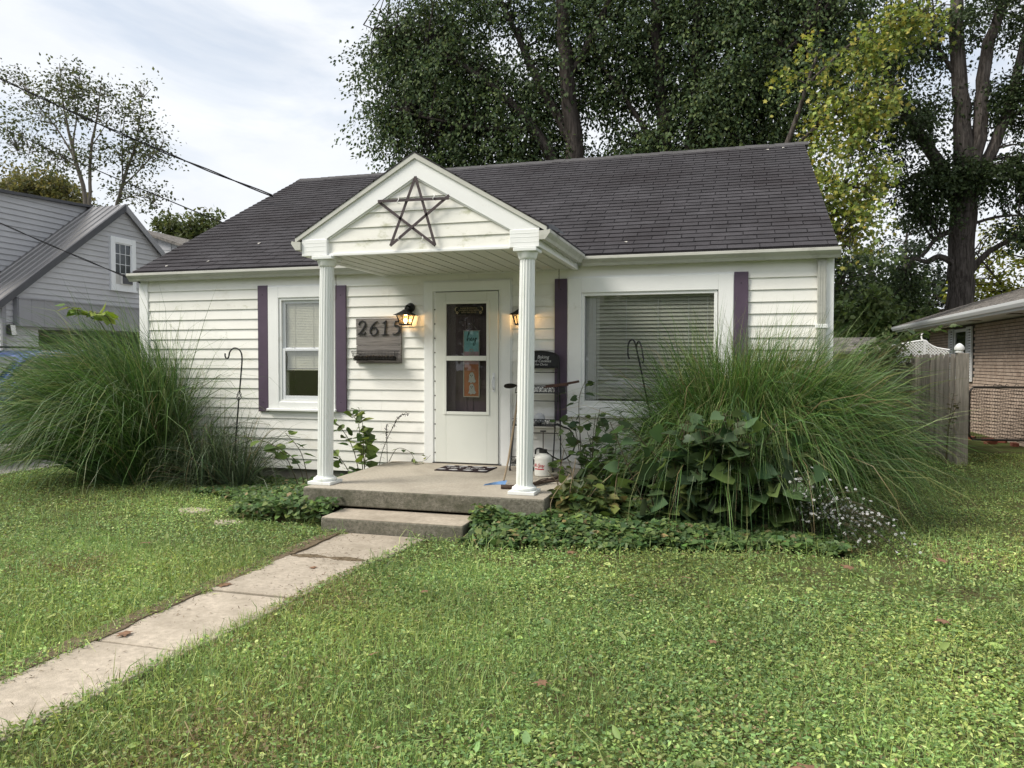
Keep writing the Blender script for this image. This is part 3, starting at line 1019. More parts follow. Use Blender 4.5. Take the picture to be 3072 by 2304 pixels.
rows = [2.255, 2.376, 2.500, 2.638, 2.762, 2.96]
for k in range(5):
    z0, z1 = rows[k], rows[k + 1] + .003
    xa0, xb0 = max(gx(z0, -1) - .06, PXL + .05), min(gx(z0, 1) + .06, PXR - .05)
    xa1, xb1 = max(gx(min(z1, 2.99), -1) - .06, PXL + .05), min(gx(min(z1, 2.99), 1) + .06, PXR - .05)
    y = PY + .02
    MB().hexa([(xa0, y - .017, z0), (xb0, y - .017, z0), (xb0, y - .001, z0), (xa0, y - .001, z0), (xa1, y - .005, z1), (xb1, y - .005, z1), (xb1, y - .001, z1), (xa1, y - .001, z1)]).build(
        'siding_board', 'vinyl_mildew' if k < 3 else 'vinyl', gable)
for s in (-1, 1):
    e = AX + s * 1.2                       # outer end
    zo = 3.115 - 1.2 * .585
    fb = MB().prism([(AX, 3.115), (e, zo), (e, zo - .02), (AX + s * .93, 2.405), (AX + s * .91, 2.417), (AX, 2.943)][:: 1], 'y', PY - .022, PY + .004).build('rake_fascia', 'trim', porch)
    MB().prism([(AX, AZ + .030), (AX + s * 1.268, AZ + .030 - 1.268 * .585), (AX + s * 1.268, AZ - .012 - 1.268 * .585), (AX, 3.112)], 'y', PY - .040, PY - .003).build('rake_drip_edge', 'gutter_paint', fb)
    MB().prism([(AX, 2.945), (AX + s * .93, 2.408), (AX + s * .90, 2.408), (AX, 2.925)], 'y', PY - .008, PY + .012).build('inner_moulding', 'trim', fb)
    xa, xb = sorted((e, AX + s * .925))
    rb = MB().box(xa, xb, PY - .028, PY + .20, 2.242, 2.402).build('return_box', 'trim', porch, bevel=.004)
    for zz in (2.285, 2.33, 2.365):
        MB().box(xa + .004, xb - .004, PY - .0295, PY - .028, zz, zz + .004).build('return_rib', 'trim', rb)
    # side beam and gutter
    xs_ = AX + s * 1.2
    MB().box(min(xs_, xs_ - s * .05), max(xs_, xs_ - s * .05), PY + .20, -.02, 2.242, 2.405).build('side_beam', 'trim', porch, bevel=.003)
    g = [(0, 2.30), (.055, 2.30), (.068, 2.325), (.092, 2.35), (.102, 2.362), (.102, 2.388), (.09, 2.392), (.09, 2.38), (.055, 2.318), (.010, 2.318), (0, 2.38)]
    gt = MB().prism([(xs_ + s * (.004 + p), q) for p, q in g], 'y', PY - .045, -.20)
    gt.prism([(xs_ + s * (.004 + p), q) for p, q in ((0, 2.302), (.055, 2.302), (.1, 2.362), (.1, 2.386), (0, 2.38))], 'y', PY - .050, PY - .042)
    gt.build('gutter', 'gutter_paint', porch)
MB().box(AX - .92, AX + .92, PY - .012, PY + .03, 2.236, 2.262).build('gable_sill', 'trim', porch, bevel=.003)
# roof slopes, dying into the main roof
proof = MB()
for s in (-1, 1):
    ze = AZ + .02 - 1.26 * .585
    yb = lambda z: EAVE_Y + (z - EAVE_Z) / math.tan(SA)
    p = [(AX, PY - .002, AZ + .022), (AX + s * 1.26, PY - .002, ze), (AX + s * 1.26, max(yb(ze), -.1) + .05, ze), (AX, yb(AZ) + .05, AZ + .022)]
    proof.hexa([tuple(Vector(q) - Vector((0, 0, .03))) for q in p] + p)
proof = proof.build('porch_roof', 'shingle', porch)
for s in (-1, 1):
    for k in range(9):
        d0, d1 = 1.265 - .14 * k, 1.265 - .14 * (k + 1) - .02
        d1 = max(d1, 0)
        z0, z1 = AZ + .031 - d0 * .585, AZ + .031 - d1 * .585
        ya0, ya1 = EAVE_Y + (z0 - EAVE_Z) / math.tan(SA), EAVE_Y + (z1 - EAVE_Z) / math.tan(SA)
        y0 = PY - .044
        MB().hexa([(AX + s * d0, y0, z0), (AX + s * d0, ya0, z0), (AX + s * d1, ya1, z1), (AX + s * d1, y0, z1),
                   (AX + s * d0, y0, z0 + .017), (AX + s * d0, ya0, z0 + .017), (AX + s * d1, ya1, z1 + .010), (AX + s * d1, y0, z1 + .010)]).build('shingle_course', 'shingle', proof)
# curled-up flashing scrap beside the right porch gutter
MB().add(smooth_path([(1.73, -1.83, 2.43), (1.80, -1.72, 2.46), (1.86, -1.5, 2.42)], 3) + smooth_path([(1.74, -1.83, 2.39), (1.82, -1.72, 2.41), (1.88, -1.5, 2.39)], 3),
         [(i, i + 1, i + 8, i + 7) for i in range(6)]).build('flashing', 'dark_trim', proof)

# ================================================================ THINGS ON THE HOUSE
# --- star of purple slats on the gable
star = thing('wooden_star', 'purple wooden five-pointed star tied to the porch gable', 'star', (.53, PY - .03, 2.28))
SP = [(.530, 2.940), (.150, 2.728), (.868, 2.745), (.272, 2.305), (.728, 2.290)]   # top, left, right, foot left, foot right
for k, (a, b) in enumerate(((0, 3), (0, 4), (1, 2), (1, 4), (2, 3))):
    A, B = SP[a], SP[b]
    if k == 2:
        B = (.868, 2.716)
    y = PY - .034 - .007 * (k % 3)
    MB().bar((A[0], y, A[1]), (B[0], y, B[1]), .026, .006, (0, 1, 0)).build('slat', 'star_wood', star, bevel=.001)
for x, z in ((.355, 2.722), (.715, 2.735), (.36, 2.385), (.60, 2.35)):
    MB().tube(smooth_path([(x - .006, PY - .03, z + .03), (x + .012, PY - .055, z + .01), (x - .004, PY - .055, z - .018), (x + .02, PY - .03, z - .03)], 4), .0035, 5).build('tie', 'tie_plastic', star)

# --- house number board
board = thing('house_number_sign', 'weathered grey plank sign with black 2615 and a wire basket', 'sign', (-.745, -.03, 1.19))
BX0, BX1 = -1.048, -.444
zz = [1.735, 1.628, 1.518, 1.408, 1.298, 1.186]
for i in range(5):
    MB().box(BX0 + rng.uniform(0, .006), BX1 - rng.uniform(0, .004), -.042 - rng.uniform(0, .002), -.020, zz[i + 1] + .003, zz[i] - .001).build('plank', 'grey_wood', board, bevel=.002)
for x in (BX0 + .03, BX1 - .05):
    MB().box(x, x + .03, -.020, -.012, 1.2, 1.72).build('batten', 'grey_wood', board)
GLY = {
    '2': [[(.10, .70, .10), (.16, .90, .11), (.38, 1.0, .09), (.60, .90, .12), (.60, .68, .15), (.42, .40, .13), (.22, .18, .09), (.03, .03, .07)], [(.03, .045, .09), (.3, .06, .11), (.52, .05, .11), (.62, .20, .05)]],
    '6': [[(.72, 1.0, .05), (.50, .88, .10), (.24, .60, .13), (.12, .32, .14), (.20, .08, .11), (.40, .0, .08), (.62, .10, .12), (.70, .30, .15), (.60, .50, .11), (.42, .55, .07), (.22, .44, .06)]],
    '1': [[(.20, .84, .05), (.34, .90, .09), (.52, 1.02, .10)], [(.47, .98, .15), (.42, .5, .14), (.38, .04, .15)], [(.14, .0, .07), (.38, .03, .08), (.62, .05, .06)]],
    '5': [[(.30, .94, .10), (.55, .96, .12), (.76, 1.02, .05)], [(.34, .96, .07), (.28, .80, .07), (.24, .62, .06)], [(.24, .62, .06), (.42, .66, .10), (.62, .55, .14), (.64, .32, .14), (.50, .12, .11), (.30, .02, .09), (.10, .05, .12)]],
}
for ch, x, z in (('2', -1.020, 1.538), ('6', -.872, 1.533), ('1', -.720, 1.534), ('5', -.570, 1.537)):
    d = MB()
    for st in GLY[ch]:
        q = smooth_path(st, 5)
        d.ribbon([(x + .165 * p[0] + .03 * p[1] * .0, z + .168 * p[1]) for p in q], [.128 * p[2] for p in q], -.056, -.046)
    d.build('numeral', 'black_metal', board, fix=False)
bk = MB()
bx0, bx1, bt, bb = -1.038, -.470, 1.338, 1.222
def brim(t, z):
    k = (z - bb) / (bt - bb)
    return (-.165 - .02 * k, .0)
n = 30
for i in range(n + 1):
    x = bx0 + .02 + (bx1 - bx0 - .04) * i / n
    xt = bx0 + (bx1 - bx0) * i / n
    bk.tube([(xt, -.185, bt), (x, -.160, bb), (x, -.05, bb)], .0020, 4)
for zq in (bt, bt - .03, bt - .06, bt - .09, bb):
    k = (zq - bb) / (bt - bb)
    e = .02 * (1 - k)
    bk.tube([(bx0 + e, -.047, zq), (bx0 + e, -.16 - .025 * k, zq), (bx1 - e, -.16 - .025 * k, zq), (bx1 - e, -.047, zq)], .0035 if zq in (bt,) else .0020, 5)
for i in range(6):
    y = -.055 - .02 * i
    for s_, xx in ((0, bx0), (1, bx1)):
        e = .02 if s_ == 0 else -.02
        bk.tube([(xx, y - .02, bt), (xx + e, y, bb)], .0020, 4)
bk.build('wire_basket', 'black_metal', board)
so2 = MB()
for i in range(14):
    x = bx0 + .03 + .038 * i
    so2.lathe([(.030, 0), (.036, .02), (.028, .045), (.01, .055)], (x, -.105 + rng.uniform(-.01, .01), bb + rng.uniform(0, .008)), 8)
so2.build('dried_moss', 'dirt', board)
nb = 90
lp = np.c_[rng.uniform(bx0 + .03, bx1 - .03, nb), rng.uniform(-.15, -.06, nb), bb + .045 + rng.uniform(0, .015, nb)]
mesh_obj('dry_leaves', leaves_mesh('dry_leaves', T_DIAMOND, lp, rand_dir(nb), rand_dir(nb, .5), rng.uniform(.012, .025, nb), pick_cols(nb, [(.20, .15, .08), (.05, .035, .02), (.3, .27, .2)])), 'leaf', board)


# --- wall lanterns
def lantern(x, z, label):
    t = thing('wall_lantern', label, 'wall lamp', (x, -.02, z), 'lanterns flanking the door')
    bp = MB()
    bp.lathe([(.056, 0), (.056, .012), (.046, .032), (.02, .044)], (0, 0, 0), 24)
    bp.v = [(x + v[0] + .02, -.018 - v[2], z + .055 + v[1]) for v in bp.v]
    bp.build('backplate', 'black_metal', t, smooth=True)
    MB().tube(smooth_path([(x + .02, -.05, z + .06), (x + .01, -.095, z + .075), (x, -.125, z + .05), (x, -.13, z + .02)], 4), .012, 8).build('arm', 'black_metal', t, smooth=True)
    c = (x, -.13)
    hd = MB()
    sq = lambda w, q: [(c[0] - w, c[1] - w, q), (c[0] + w, c[1] - w, q), (c[0] + w, c[1] + w, q), (c[0] - w, c[1] + w, q)]
    L_ = [(.114, z - .045), (.100, z - .036), (.062, z - .012), (.038, z + .008), (.018, z + .026)]
    hd.v = [p for w, q in L_ for p in sq(w, q)]
    for i in range(len(L_) - 1):
        hd.f += [(4 * i + j, 4 * i + (j + 1) % 4, 4 * i + 4 + (j + 1) % 4, 4 * i + 4 + j) for j in range(4)]
    hd.f += [(3, 2, 1, 0), (16, 17, 18, 19)]
    hd.build('hood', 'black_metal', t, bevel=.002)
    zt_, zb_ = z - .046, z - .150
    wt2, wb2 = .078, .052
    for sx_, sy_ in ((-1, -1), (1, -1), (1, 1), (-1, 1)):
        MB().bar((c[0] + sx_ * wt2, c[1] + sy_ * wt2, zt_), (c[0] + sx_ * wb2, c[1] + sy_ * wb2, zb_), .011, .011, (0, 0, 1)).build('bar', 'black_metal', t)
    MB().hexa(sq(wb2 + .006, zb_ - .012) + sq(wb2 + .007, zb_ + .004)).build('bottom_rim', 'black_metal', t)
    for j in range(4):
        a, b = sq(wt2 - .003, zt_), sq(wb2 - .003, zb_)
        MB().add([a[j], a[(j + 1) % 4], b[(j + 1) % 4], b[j]], [(0, 1, 2, 3)]).build('glass_pane', 'lamp_glass', t)
    bb_ = MB().lathe([(.008, zb_ + .004), (.014, zb_ + .018), (.024, zb_ + .038), (.024, zb_ + .052), (.012, zb_ + .068)], (c[0], c[1], 0), 16).build('light_bulb', 'bulb', t, smooth=True)
    li = bpy.data.lights.new('lantern_light', 'POINT')
    li.energy = 1.35
    li.color = (1.0, .62, .28)
    li.shadow_soft_size = .02
    lo = bpy.data.objects.new('lantern_light', li)
    finish(lo, t)
    lo.location = (c[0], c[1] - .0, zb_ + .085)
    return t


lantern(-.350, 1.805, 'lit black wall lantern beside the house number sign')
lantern(1.075, 1.790, 'lit black wall lantern half hidden behind the porch column')

# --- chains hanging from the eave
for k, (x, y, z0, z1, lab) in enumerate(((-1.12, -.40, 2.235, 1.94, 'short rusty chain hanging beside the double-hung window shutter'), (1.545, -.25, 2.235, 2.0, 'short rusty chain hanging over the picture window shutter'))):
    c = MB()
    n = int((z0 - z1) / .017)
    for i in range(n):
        zc = z0 - .017 * i
        pts = []
        for j in range(9):
            a = 2 * PI * j / 8
            u, w = .005 * math.cos(a), .012 * math.sin(a)
            pts.append((x + (u if i % 2 else 0), y + (0 if i % 2 else u), zc - .01 + w))
        c.tube(pts, .0016, 4)
    tag(c.build('hanging_chain', 'stick_bark'), lab, 'chain', 'chains under the porch ceiling')

# --- plaque on the inner door
sg = thing('door_plaque', 'tall plaque reading hey with ghosts hung behind the storm door', 'plaque', (.43, .03, .8))
qx0, qx1, qy = .330, .522, .030
MB().box(qx0, qx1, qy - .006, qy + .01, 1.33, 1.575).build('teal_field', 'sign_teal', sg)
MB().box(qx0, qx1, qy - .006, qy + .01, 1.18, 1.3298).build('pink_field', 'sign_pink', sg)
MB().box(qx0, qx1, qy - .006, qy + .01, .795, 1.1798).build('orange_field', 'sign_orange', sg)
frame(MB(), qx0 - .005, qx1 + .005, .79, 1.58, .010, qy - .010, qy + .012).build('edge', 'sign_edge', sg)
MB().tube([(qx0 + .02, qy, 1.578), (.425, qy + .005, 1.665), (qx1 - .02, qy, 1.578)], .002, 4).build('hanger', 'sign_edge', sg)
ht = MB()
for st in ([(.368, 1.465), (.385, 1.52), (.400, 1.556), (.392, 1.562), (.378, 1.50), (.372, 1.455), (.388, 1.485), (.399, 1.492), (.402, 1.465), (.412, 1.462)],
           [(.412, 1.462), (.428, 1.482), (.432, 1.494), (.420, 1.490), (.416, 1.468), (.430, 1.458), (.446, 1.474)],
           [(.446, 1.474), (.452, 1.492), (.454, 1.470), (.466, 1.466), (.480, 1.494), (.478, 1.44), (.464, 1.405), (.450, 1.408), (.462, 1.44), (.495, 1.49)]):
    q = smooth_path(st, 4)
    ht.ribbon(q, .0055, qy - .0085, qy - .0065)
ht.build('lettering', 'ink', sg, fix=False)
text('B', .125, (.428, qy - .008, 1.315), 'sign_edge', sg)
for zc in (1.02, .885):
    o = [(-.045, -.055), (-.03, -.045), (-.012, -.062), (.010, -.05), (.03, -.058), (.052, -.04), (.036, -.01), (.030, .035), (.010, .062), (-.014, .058), (-.03, .03), (-.028, -.01)]
    gh = MB().prism([(.43 + 1.05 * a, zc + 1.05 * b) for a, b in o], 'y', qy - .010, qy - .006).build('ghost', 'ghost_white', sg)
    for dx, dz, rr in ((-.012, .028, .006), (.008, .028, .006), (-.002, .012, .005)):
        MB().prism([(.43 + dx + rr * .7 * math.cos(a), zc + dz + rr * 1.3 * math.sin(a)) for a in np.linspace(0, 2 * PI, 9)[:-1]], 'y', qy - .012, qy - .010).build('face_mark', 'ink', gh)
# --- sticker inside the door glass
stk = thing('door_sticker', 'dark sticker with gold moons and lettering high in the door glass', 'sticker', (.42, -.037, 1.83))
MB().box(.232, .598, -.0370, -.0362, 1.768, 1.858).build('film', 'sticker', stk)
for s_, z in (('PLEASE BE MINDFUL', 1.838), ('OF ENERGY YOU BRING', 1.813), ('INTO THIS SPACE', 1.788)):
    text(s_, .0235, (.415, -.0380, z), 'gold_print', stk)
for s_ in (-1, 1):
    cx_ = .415 + s_ * .145
    mo = [(cx_ + s_ * .026 * math.cos(a), 1.826 + .026 * math.sin(a)) for a in np.linspace(-1.3, 1.9, 9)]
    MB().ribbon(mo, [.001, .005, .009, .011, .012, .011, .009, .005, .001], -.0382, -.0372).build('moon', 'gold_print', stk, fix=False)
    for j in range(5):
        a = 2 * PI * j / 5
        MB().prism([(cx_ + .011 * math.cos(a) + .007 * math.cos(b), 1.787 + .011 * math.sin(a) + .007 * math.sin(b)) for b in np.linspace(0, 2 * PI, 7)[:-1]], 'y', -.0382, -.0372).build('petal', 'gold_print', stk)

# ================================================================ THINGS ON THE PORCH
dm = thing('doormat', 'dark doormat with white ghost shapes before the door', 'doormat', (.53, -.45, .001))
MB().box(.222, .828, -.655, -.245, .001, .011).build('pile', 'mat_dark', dm, bevel=.003)
for x, y in ((.29, -.31), (.45, -.30), (.62, -.31), (.77, -.31), (.28, -.57), (.43, -.59), (.60, -.59), (.76, -.58)):
    w = rng.uniform(.045, .06)
    o = [(x + w * (1 + .25 * math.sin(3 * a + x * 9)) * math.cos(a), y + w * .62 * (1 + .25 * math.cos(2 * a + y * 7)) * math.sin(a)) for a in np.linspace(0, 2 * PI, 13)[:-1]]
    MB().prism(o, 'z', .011, .0135).build('ghost_shape', 'mat_white', dm)
text('HEY BOO', .105, (.525, -.445, .0125), 'mat_white', dm, rot=(0, 0, 0), sx=1.0)

# --- metal rack with chalkboard
rk = thing('folding_rack', 'black metal three-shelf rack topped by an arched chalkboard', 'rack', (1.29, -.3, .0))
KX0, KX1 = 1.075, 1.515


def strut(p, q, r=.008):
    return MB().tube([p, q], r, 6).build('upright', 'black_metal', rk)


for x in (KX0, KX1):
    strut((x, -.10, 1.27), (x + (-.03 if x < 1.2 else .03) * .5, -.06, .02))
    strut((x, -.10, 1.27), (x - (.045 if x < 1.2 else -.0), -.42, .03))
    MB().lathe([(.010, .0), (.016, .012), (.008, .03)], (x - (.045 if x < 1.2 else 0), -.42, .0), 10).build('foot', 'black_metal', rk)
    MB().lathe([(.010, .0), (.016, .012), (.008, .03)], (x + (-.015 if x < 1.2 else .015), -.06, .0), 10).build('foot', 'black_metal', rk)
for zs, ya in ((.86, -.25), (.50, -.36), (.085, -.42)):
    sh = MB().box(KX0 - .03, KX1 + .01, ya, -.08, zs, zs + .006).build('shelf', 'black_metal', rk)
    gal = MB()
    gal.box(KX0 - .035, KX1 + .012, ya - .006, ya, zs + .070, zs + .078)
    gal.box(KX0 - .035, KX1 + .012, ya - .006, ya, zs - .004, zs + .006)
    nx = 9
    for i in range(nx):                     # scalloped lace band
        xa = KX0 - .03 + (KX1 - KX0 + .04) * i / nx
        wx = (KX1 - KX0 + .04) / nx
        arch = [(xa + wx * (.5 - .5 * math.cos(a)), ya - .003, zs + .008 + .060 * math.sin(a)) for a in np.linspace(0, PI, 9)]
        gal.tube(arch, .004, 5)
        gal.tube([(xa + wx * .5 + wx * .22 * math.cos(a), ya - .003, zs + .030 + .018 * math.sin(a)) for a in np.linspace(0, 2 * PI, 9)], .003, 5)
    gal.build('lace_band', 'black_metal', sh)
for z in (1.09, .765, .40):
    MB().tube([(KX0, -.12, z), (KX1, -.12, z)], .005, 6).build('cross_bar', 'black_metal', rk)
arc = [(KX0 + (KX1 - KX0) * (.5 - .5 * math.cos(a)), 1.255 + .07 * math.sin(a)) for a in np.linspace(0, PI, 15)]
cb = MB().prism([(KX1, 1.145), (KX0, 1.145)] + arc, 'y', -.125, -.105).build('chalkboard', 'chalkboard', rk)
MB().tube([(x, -.125, z) for x, z in [(KX0, 1.145)] + arc + [(KX1, 1.145), (KX0, 1.145)]], .011, 6).build('board_frame', 'black_metal', cb)
for s_, x, z, sz in (('Baking', 1.335, 1.262, .052), ('and Cookies', 1.315, 1.218, .044), ('for Christ', 1.315, 1.178, .036)):
    text(s_, sz, (x, -.1275, z), 'chalk', cb, shear=.2)
gb = MB().lathe([(.02, .0), (.055, .02), (.07, .06), (.055, .105), (.02, .125)], (1.31, -.2, .508), 20).build('glass_globe', 'curtain', smooth=True)
tag(gb, 'white glass globe on the rack shelf behind the column', 'globe')
# long brown tool lying across the top shelf
tl = thing('garden_tool', 'long brown wooden-handled tool lying across the rack', 'tool', (1.35, -.24, .95))
MB().tube(smooth_path([(.915, -.27, .935, .004), (.93, -.27, .935, .02), (.98, -.27, .937, .03), (1.03, -.27, .94, .022), (1.06, -.27, .944, .008)], 4) and
          [p[:3] for p in smooth_path([(.915, -.27, .935, .004), (.93, -.27, .935, .02), (.98, -.27, .937, .03), (1.03, -.27, .94, .022), (1.06, -.27, .944, .008)], 4)],
          [p[3] for p in smooth_path([(.915, -.27, .935, .004), (.93, -.27, .935, .02), (.98, -.27, .937, .03), (1.03, -.27, .94, .022), (1.06, -.27, .944, .008)], 4)], 10).build('knob', 'dirt', tl, smooth=True)
MB().tube([(1.05, -.27, .945), (1.45, -.265, .950)], .006, 6).build('rod', 'black_metal', tl)
MB().tube([(1.40, -.265, .942), (1.60, -.262, .960), (1.775, -.26, .995)], [.010, .014, .013], 8).build('handle', 'brown_wood', tl)
MB().tube([(1.38, -.285, .925), (1.66, -.282, .955)], .009, 8).build('second_handle', 'brown_wood', tl)
MB().box(1.55, 1.625, -.285, -.245, .858, .935).build('bracket', 'black_metal', tl, bevel=.006)

# --- pump sprayer
sp = thing('pump_sprayer', 'white garden pump sprayer with red All-Spray lettering', 'sprayer', (1.49, -.68, .001))
SPX, SPY = 1.475, -.69
MB().lathe([(.080, .001), (.090, .010), (.092, .03), (.092, .185), (.088, .205), (.070, .225), (.040, .236), (.040, .245)], (SPX, SPY, 0), 36).build('tank', 'tank_white', sp, smooth=True)
MB().lathe([(.043, .246), (.043, .282), (.030, .285)], (SPX, SPY, 0), 20).build('cap', 'hose_rubber', sp)
MB().tube([(SPX, SPY, .28), (SPX, SPY, .47)], .005, 8).build('pump_rod', 'stick_bark', sp)
MB().tube([(SPX - .03, SPY, .475), (SPX + .03, SPY, .475)], .009, 8).build('pump_handle', 'hose_rubber', sp)
MB().tube(smooth_path([(SPX - .075, SPY - .04, .235), (SPX - .06, SPY - .05, .29), (SPX + .0, SPY - .02, .285), (SPX + .08, SPY + .08, .20), (SPX + .16, SPY + .2, .15), (SPX + .25, SPY + .3, .22),
                       (SPX + .27, SPY + .36, .34), (SPX + .21, SPY + .38, .46), (SPX + .12, SPY + .36, .50)], 6), .009, 8).build('hose', 'hose_rubber', sp, smooth=True)
MB().tube([(SPX + .12, SPY + .36, .50), (SPX + .06, SPY + .40, .52)], .014, 8).build('trigger', 'hose_rubber', sp)
lab = MB()
for a in np.linspace(-.95, .35, 9)[:-1]:
    b = a + 1.3 / 8
    q = lambda t, z, r=.0928: (SPX + r * math.sin(t), SPY - r * math.cos(t), z)
    lab.add([q(a, .075), q(b, .075), q(b, .088), q(a, .088)], [(0, 1, 2, 3)])
lab.build('label_band', 'red_print', sp)
for i, ch in enumerate('All-Spray'):
    a = -.88 + .142 * i
    text(ch, .052 if i != 4 else .058, (SPX + .0930 * math.sin(a), SPY - .0930 * math.cos(a), .118), 'red_print', sp, rot=(PI / 2, 0, a), shear=.0 if i < 4 else .25)

# --- pole with a blue blade leaning on the rack
pl = thing('blue_scraper', 'blue plastic scraper on a long wooden pole leaning by the door', 'scraper', (1.2, -1.3, .001))
MB().tube([(1.232, -1.335, .035), (1.235, -1.18, .22), (1.165, -.50, .93), (1.14, -.20, 1.25)], [.009, .011, .012, .012], 8).build('pole', 'pole_wood', pl)
bl_ = MB()
for i in range(9):
    t = i / 8
    x = 1.255 - .185 * t
    y = -1.36 - .12 * t + .03 * math.sin(t * PI)
    bl_.v += [(x, y, .002), (x + .01, y + .035 * (1 - t * .6), .035 * (1 - .7 * t) + .004)]
bl_.f = [(2 * i, 2 * i + 2, 2 * i + 3, 2 * i + 1) for i in range(8)]
b = bl_.build('blade', 'blue_plastic', pl)
b.modifiers.new('thick', 'SOLIDIFY').thickness = .004
# --- fallen branch
br = thing('fallen_branch', 'broken grey branch lying on the porch behind the column base', 'branch', (1.5, -1.3, .001))
q = smooth_path([(1.290, -1.62, .022, .020), (1.37, -1.60, .021, .021), (1.47, -1.53, .022, .021), (1.56, -1.36, .024, .020), (1.63, -1.12, .022, .018), (1.68, -.80, .02, .014), (1.70, -.62, .03, .007)], 5)
MB().tube([p[:3] for p in q], [p[3] for p in q], 9).build('bough', 'stick_bark', br, smooth=True)
MB().tube(smooth_path([(1.60, -1.25, .022), (1.68, -1.20, .030), (1.74, -1.12, .022), (1.76, -1.0, .012)], 4), [.012] * 6 + [.010] * 7, 7).build('twig', 'stick_bark', br)
MB().tube(smooth_path([(1.55, -1.40, .03), (1.60, -1.30, .055), (1.64, -1.16, .05)], 4), .005, 6).build('twig', 'stick_bark', br)

# --- shepherd's hooks
hk = thing('shepherd_hook', 'black shepherd hook with twisted basket stem before the white siding', 'garden hook', (-2.40, -.5, G))
MB().tube(smooth_path([(-2.585, -.5, 1.31), (-2.583, -.5, 1.27), (-2.560, -.5, 1.245), (-2.535, -.5, 1.265), (-2.515, -.5, 1.33), (-2.455, -.5, 1.375), (-2.375, -.5, 1.345), (-2.345, -.5, 1.25),
                       (-2.365, -.5, 1.02), (-2.383, -.5, .86)], 6), .009, 8).build('crook', 'black_metal', hk, smooth=True)
MB().tube([(-2.383, -.5, .86), (-2.384, -.5, .845)], .012, 8).build('collar', 'black_metal', hk)
for j in range(4):
    a0_ = PI / 2 * j
    MB().tube([(-2.386 - .012 * t + .030 * math.sin(PI * t) * math.cos(a0_ + 3 * t), -.5 + .030 * math.sin(PI * t) * math.sin(a0_ + 3 * t), .85 - .12 * t) for t in np.linspace(0, 1, 9)], .0045, 5).build('basket_wire', 'black_metal', hk)
MB().tube([(-2.397, -.5, .735), (-2.45, -.5, .2), (-2.46, -.5, G - .05)], .009, 8).build('stem', 'black_metal', hk)
hk2 = thing('shepherd_hook', 'black double-armed shepherd hook leaning before the picture window', 'garden hook', (2.62, -.55, G))
for dy in (0, .0):
    pass
MB().tube(smooth_path([(2.36, -.52, 1.24), (2.345, -.52, 1.28), (2.345, -.52, 1.38), (2.37, -.52, 1.435), (2.41, -.53, 1.425), (2.445, -.54, 1.30), (2.52, -.55, .95), (2.60, -.56, .5), (2.66, -.58, G - .05)], 6), .009, 8).build('stem', 'black_metal', hk2, smooth=True)
MB().tube(smooth_path([(2.43, -.545, 1.36), (2.45, -.56, 1.415), (2.475, -.58, 1.41), (2.50, -.60, 1.33), (2.515, -.61, 1.22), (2.50, -.61, 1.20)], 6), .008, 8).build('second_arm', 'black_metal', hk2, smooth=True)

# ================================================================ GREY NEIGHBOUR HOUSE (left)
nb_ = thing('neighbour_house', 'grey-sided house with metal roof and dormer beyond the driveway', 'house', (-13.5, 7, G))
NX, NF, NPK, NBK, NEZ, NPZ = -11.0, 3.66, 6.90, 10.15, 2.50, 4.98
nwall = MB().prism([(NF, 1.96), (NBK, 1.96), (NBK, NEZ), (NPK, NPZ - .05), (NF, NEZ)], 'x', NX - 8, NX - .02)
nwall.box(NX - 8, NX - .02, NF, 4.5, G, 1.96)
nwall.box(NX - 8, NX - 3.2, 4.5, NBK, G, 1.96)
nwall.box(NX - 3.2, NX - .02, NBK - .12, NBK, G, 1.96)
nwall = nwall.build('wall', 'grey_siding', nb_)
zb = NEZ + .35
ms = (NPZ - NEZ) / (NPK - NF)
z = G + .05
while z < NPZ - .12:
    z1 = z + .132
    if z1 > NEZ:
        f = lambda q: (NF + max(0, q - NEZ) / ms + .02, NBK - max(0, q - NEZ) / ms - .02)
    else:
        f = lambda q: (NF + .02, NBK - .02 if q > 1.93 else 4.49)
    (a0_, b0_), (a1_, b1_) = f(z), f(min(z1, NPZ - .1))
    if b1_ > a1_:
        MB().hexa([(NX + .004, a0_, z), (NX + .026, a0_, z), (NX + .026, b0_, z), (NX + .004, b0_, z), (NX - .015, a1_, z1), (NX + .002, a1_, z1), (NX + .002, b1_, z1), (NX - .015, b1_, z1)]).build('siding_board', 'grey_siding', nwall)
    z += .128
z = G + .05
while z < NEZ - .2:                        # street front of the grey house
    MB().hexa([(NX - 8, NF - .026, z), (NX - .02, NF - .026, z), (NX - .02, NF - .004, z), (NX - 8, NF - .004, z), (NX - 8, NF - .002, z + .132), (NX - .02, NF - .002, z + .132), (NX - .02, NF + .01, z + .132), (NX - 8, NF + .01, z + .132)]).build('siding_board', 'grey_siding', nwall)
    z += .128
nroof = MB()
for s, e in ((1, NF), (-1, NBK)):
    nroof.hexa([(NX - 8, NPK, NPZ), (NX + .12, NPK, NPZ), (NX + .12, e - s * .22, NEZ - .17), (NX - 8, e - s * .22, NEZ - .17),
                (NX - 8, NPK, NPZ + .06), (NX + .12, NPK, NPZ + .06), (NX + .12, e - s * .22, NEZ - .11), (NX - 8, e - s * .22, NEZ - .11)])
nroof = nroof.build('roof', 'metal_roof', nb_)
for i in range(6):
    x = NX + .10 - .19 * i
    MB().hexa([(x - .02, NPK, NPZ + .06), (x + .02, NPK, NPZ + .06), (x + .02, NF - .22, NEZ - .11), (x - .02, NF - .22, NEZ - .11),
               (x - .01, NPK, NPZ + .085), (x + .01, NPK, NPZ + .085), (x + .01, NF - .22, NEZ - .085), (x - .01, NF - .22, NEZ - .085)]).build('standing_seam', 'metal_roof', nroof)
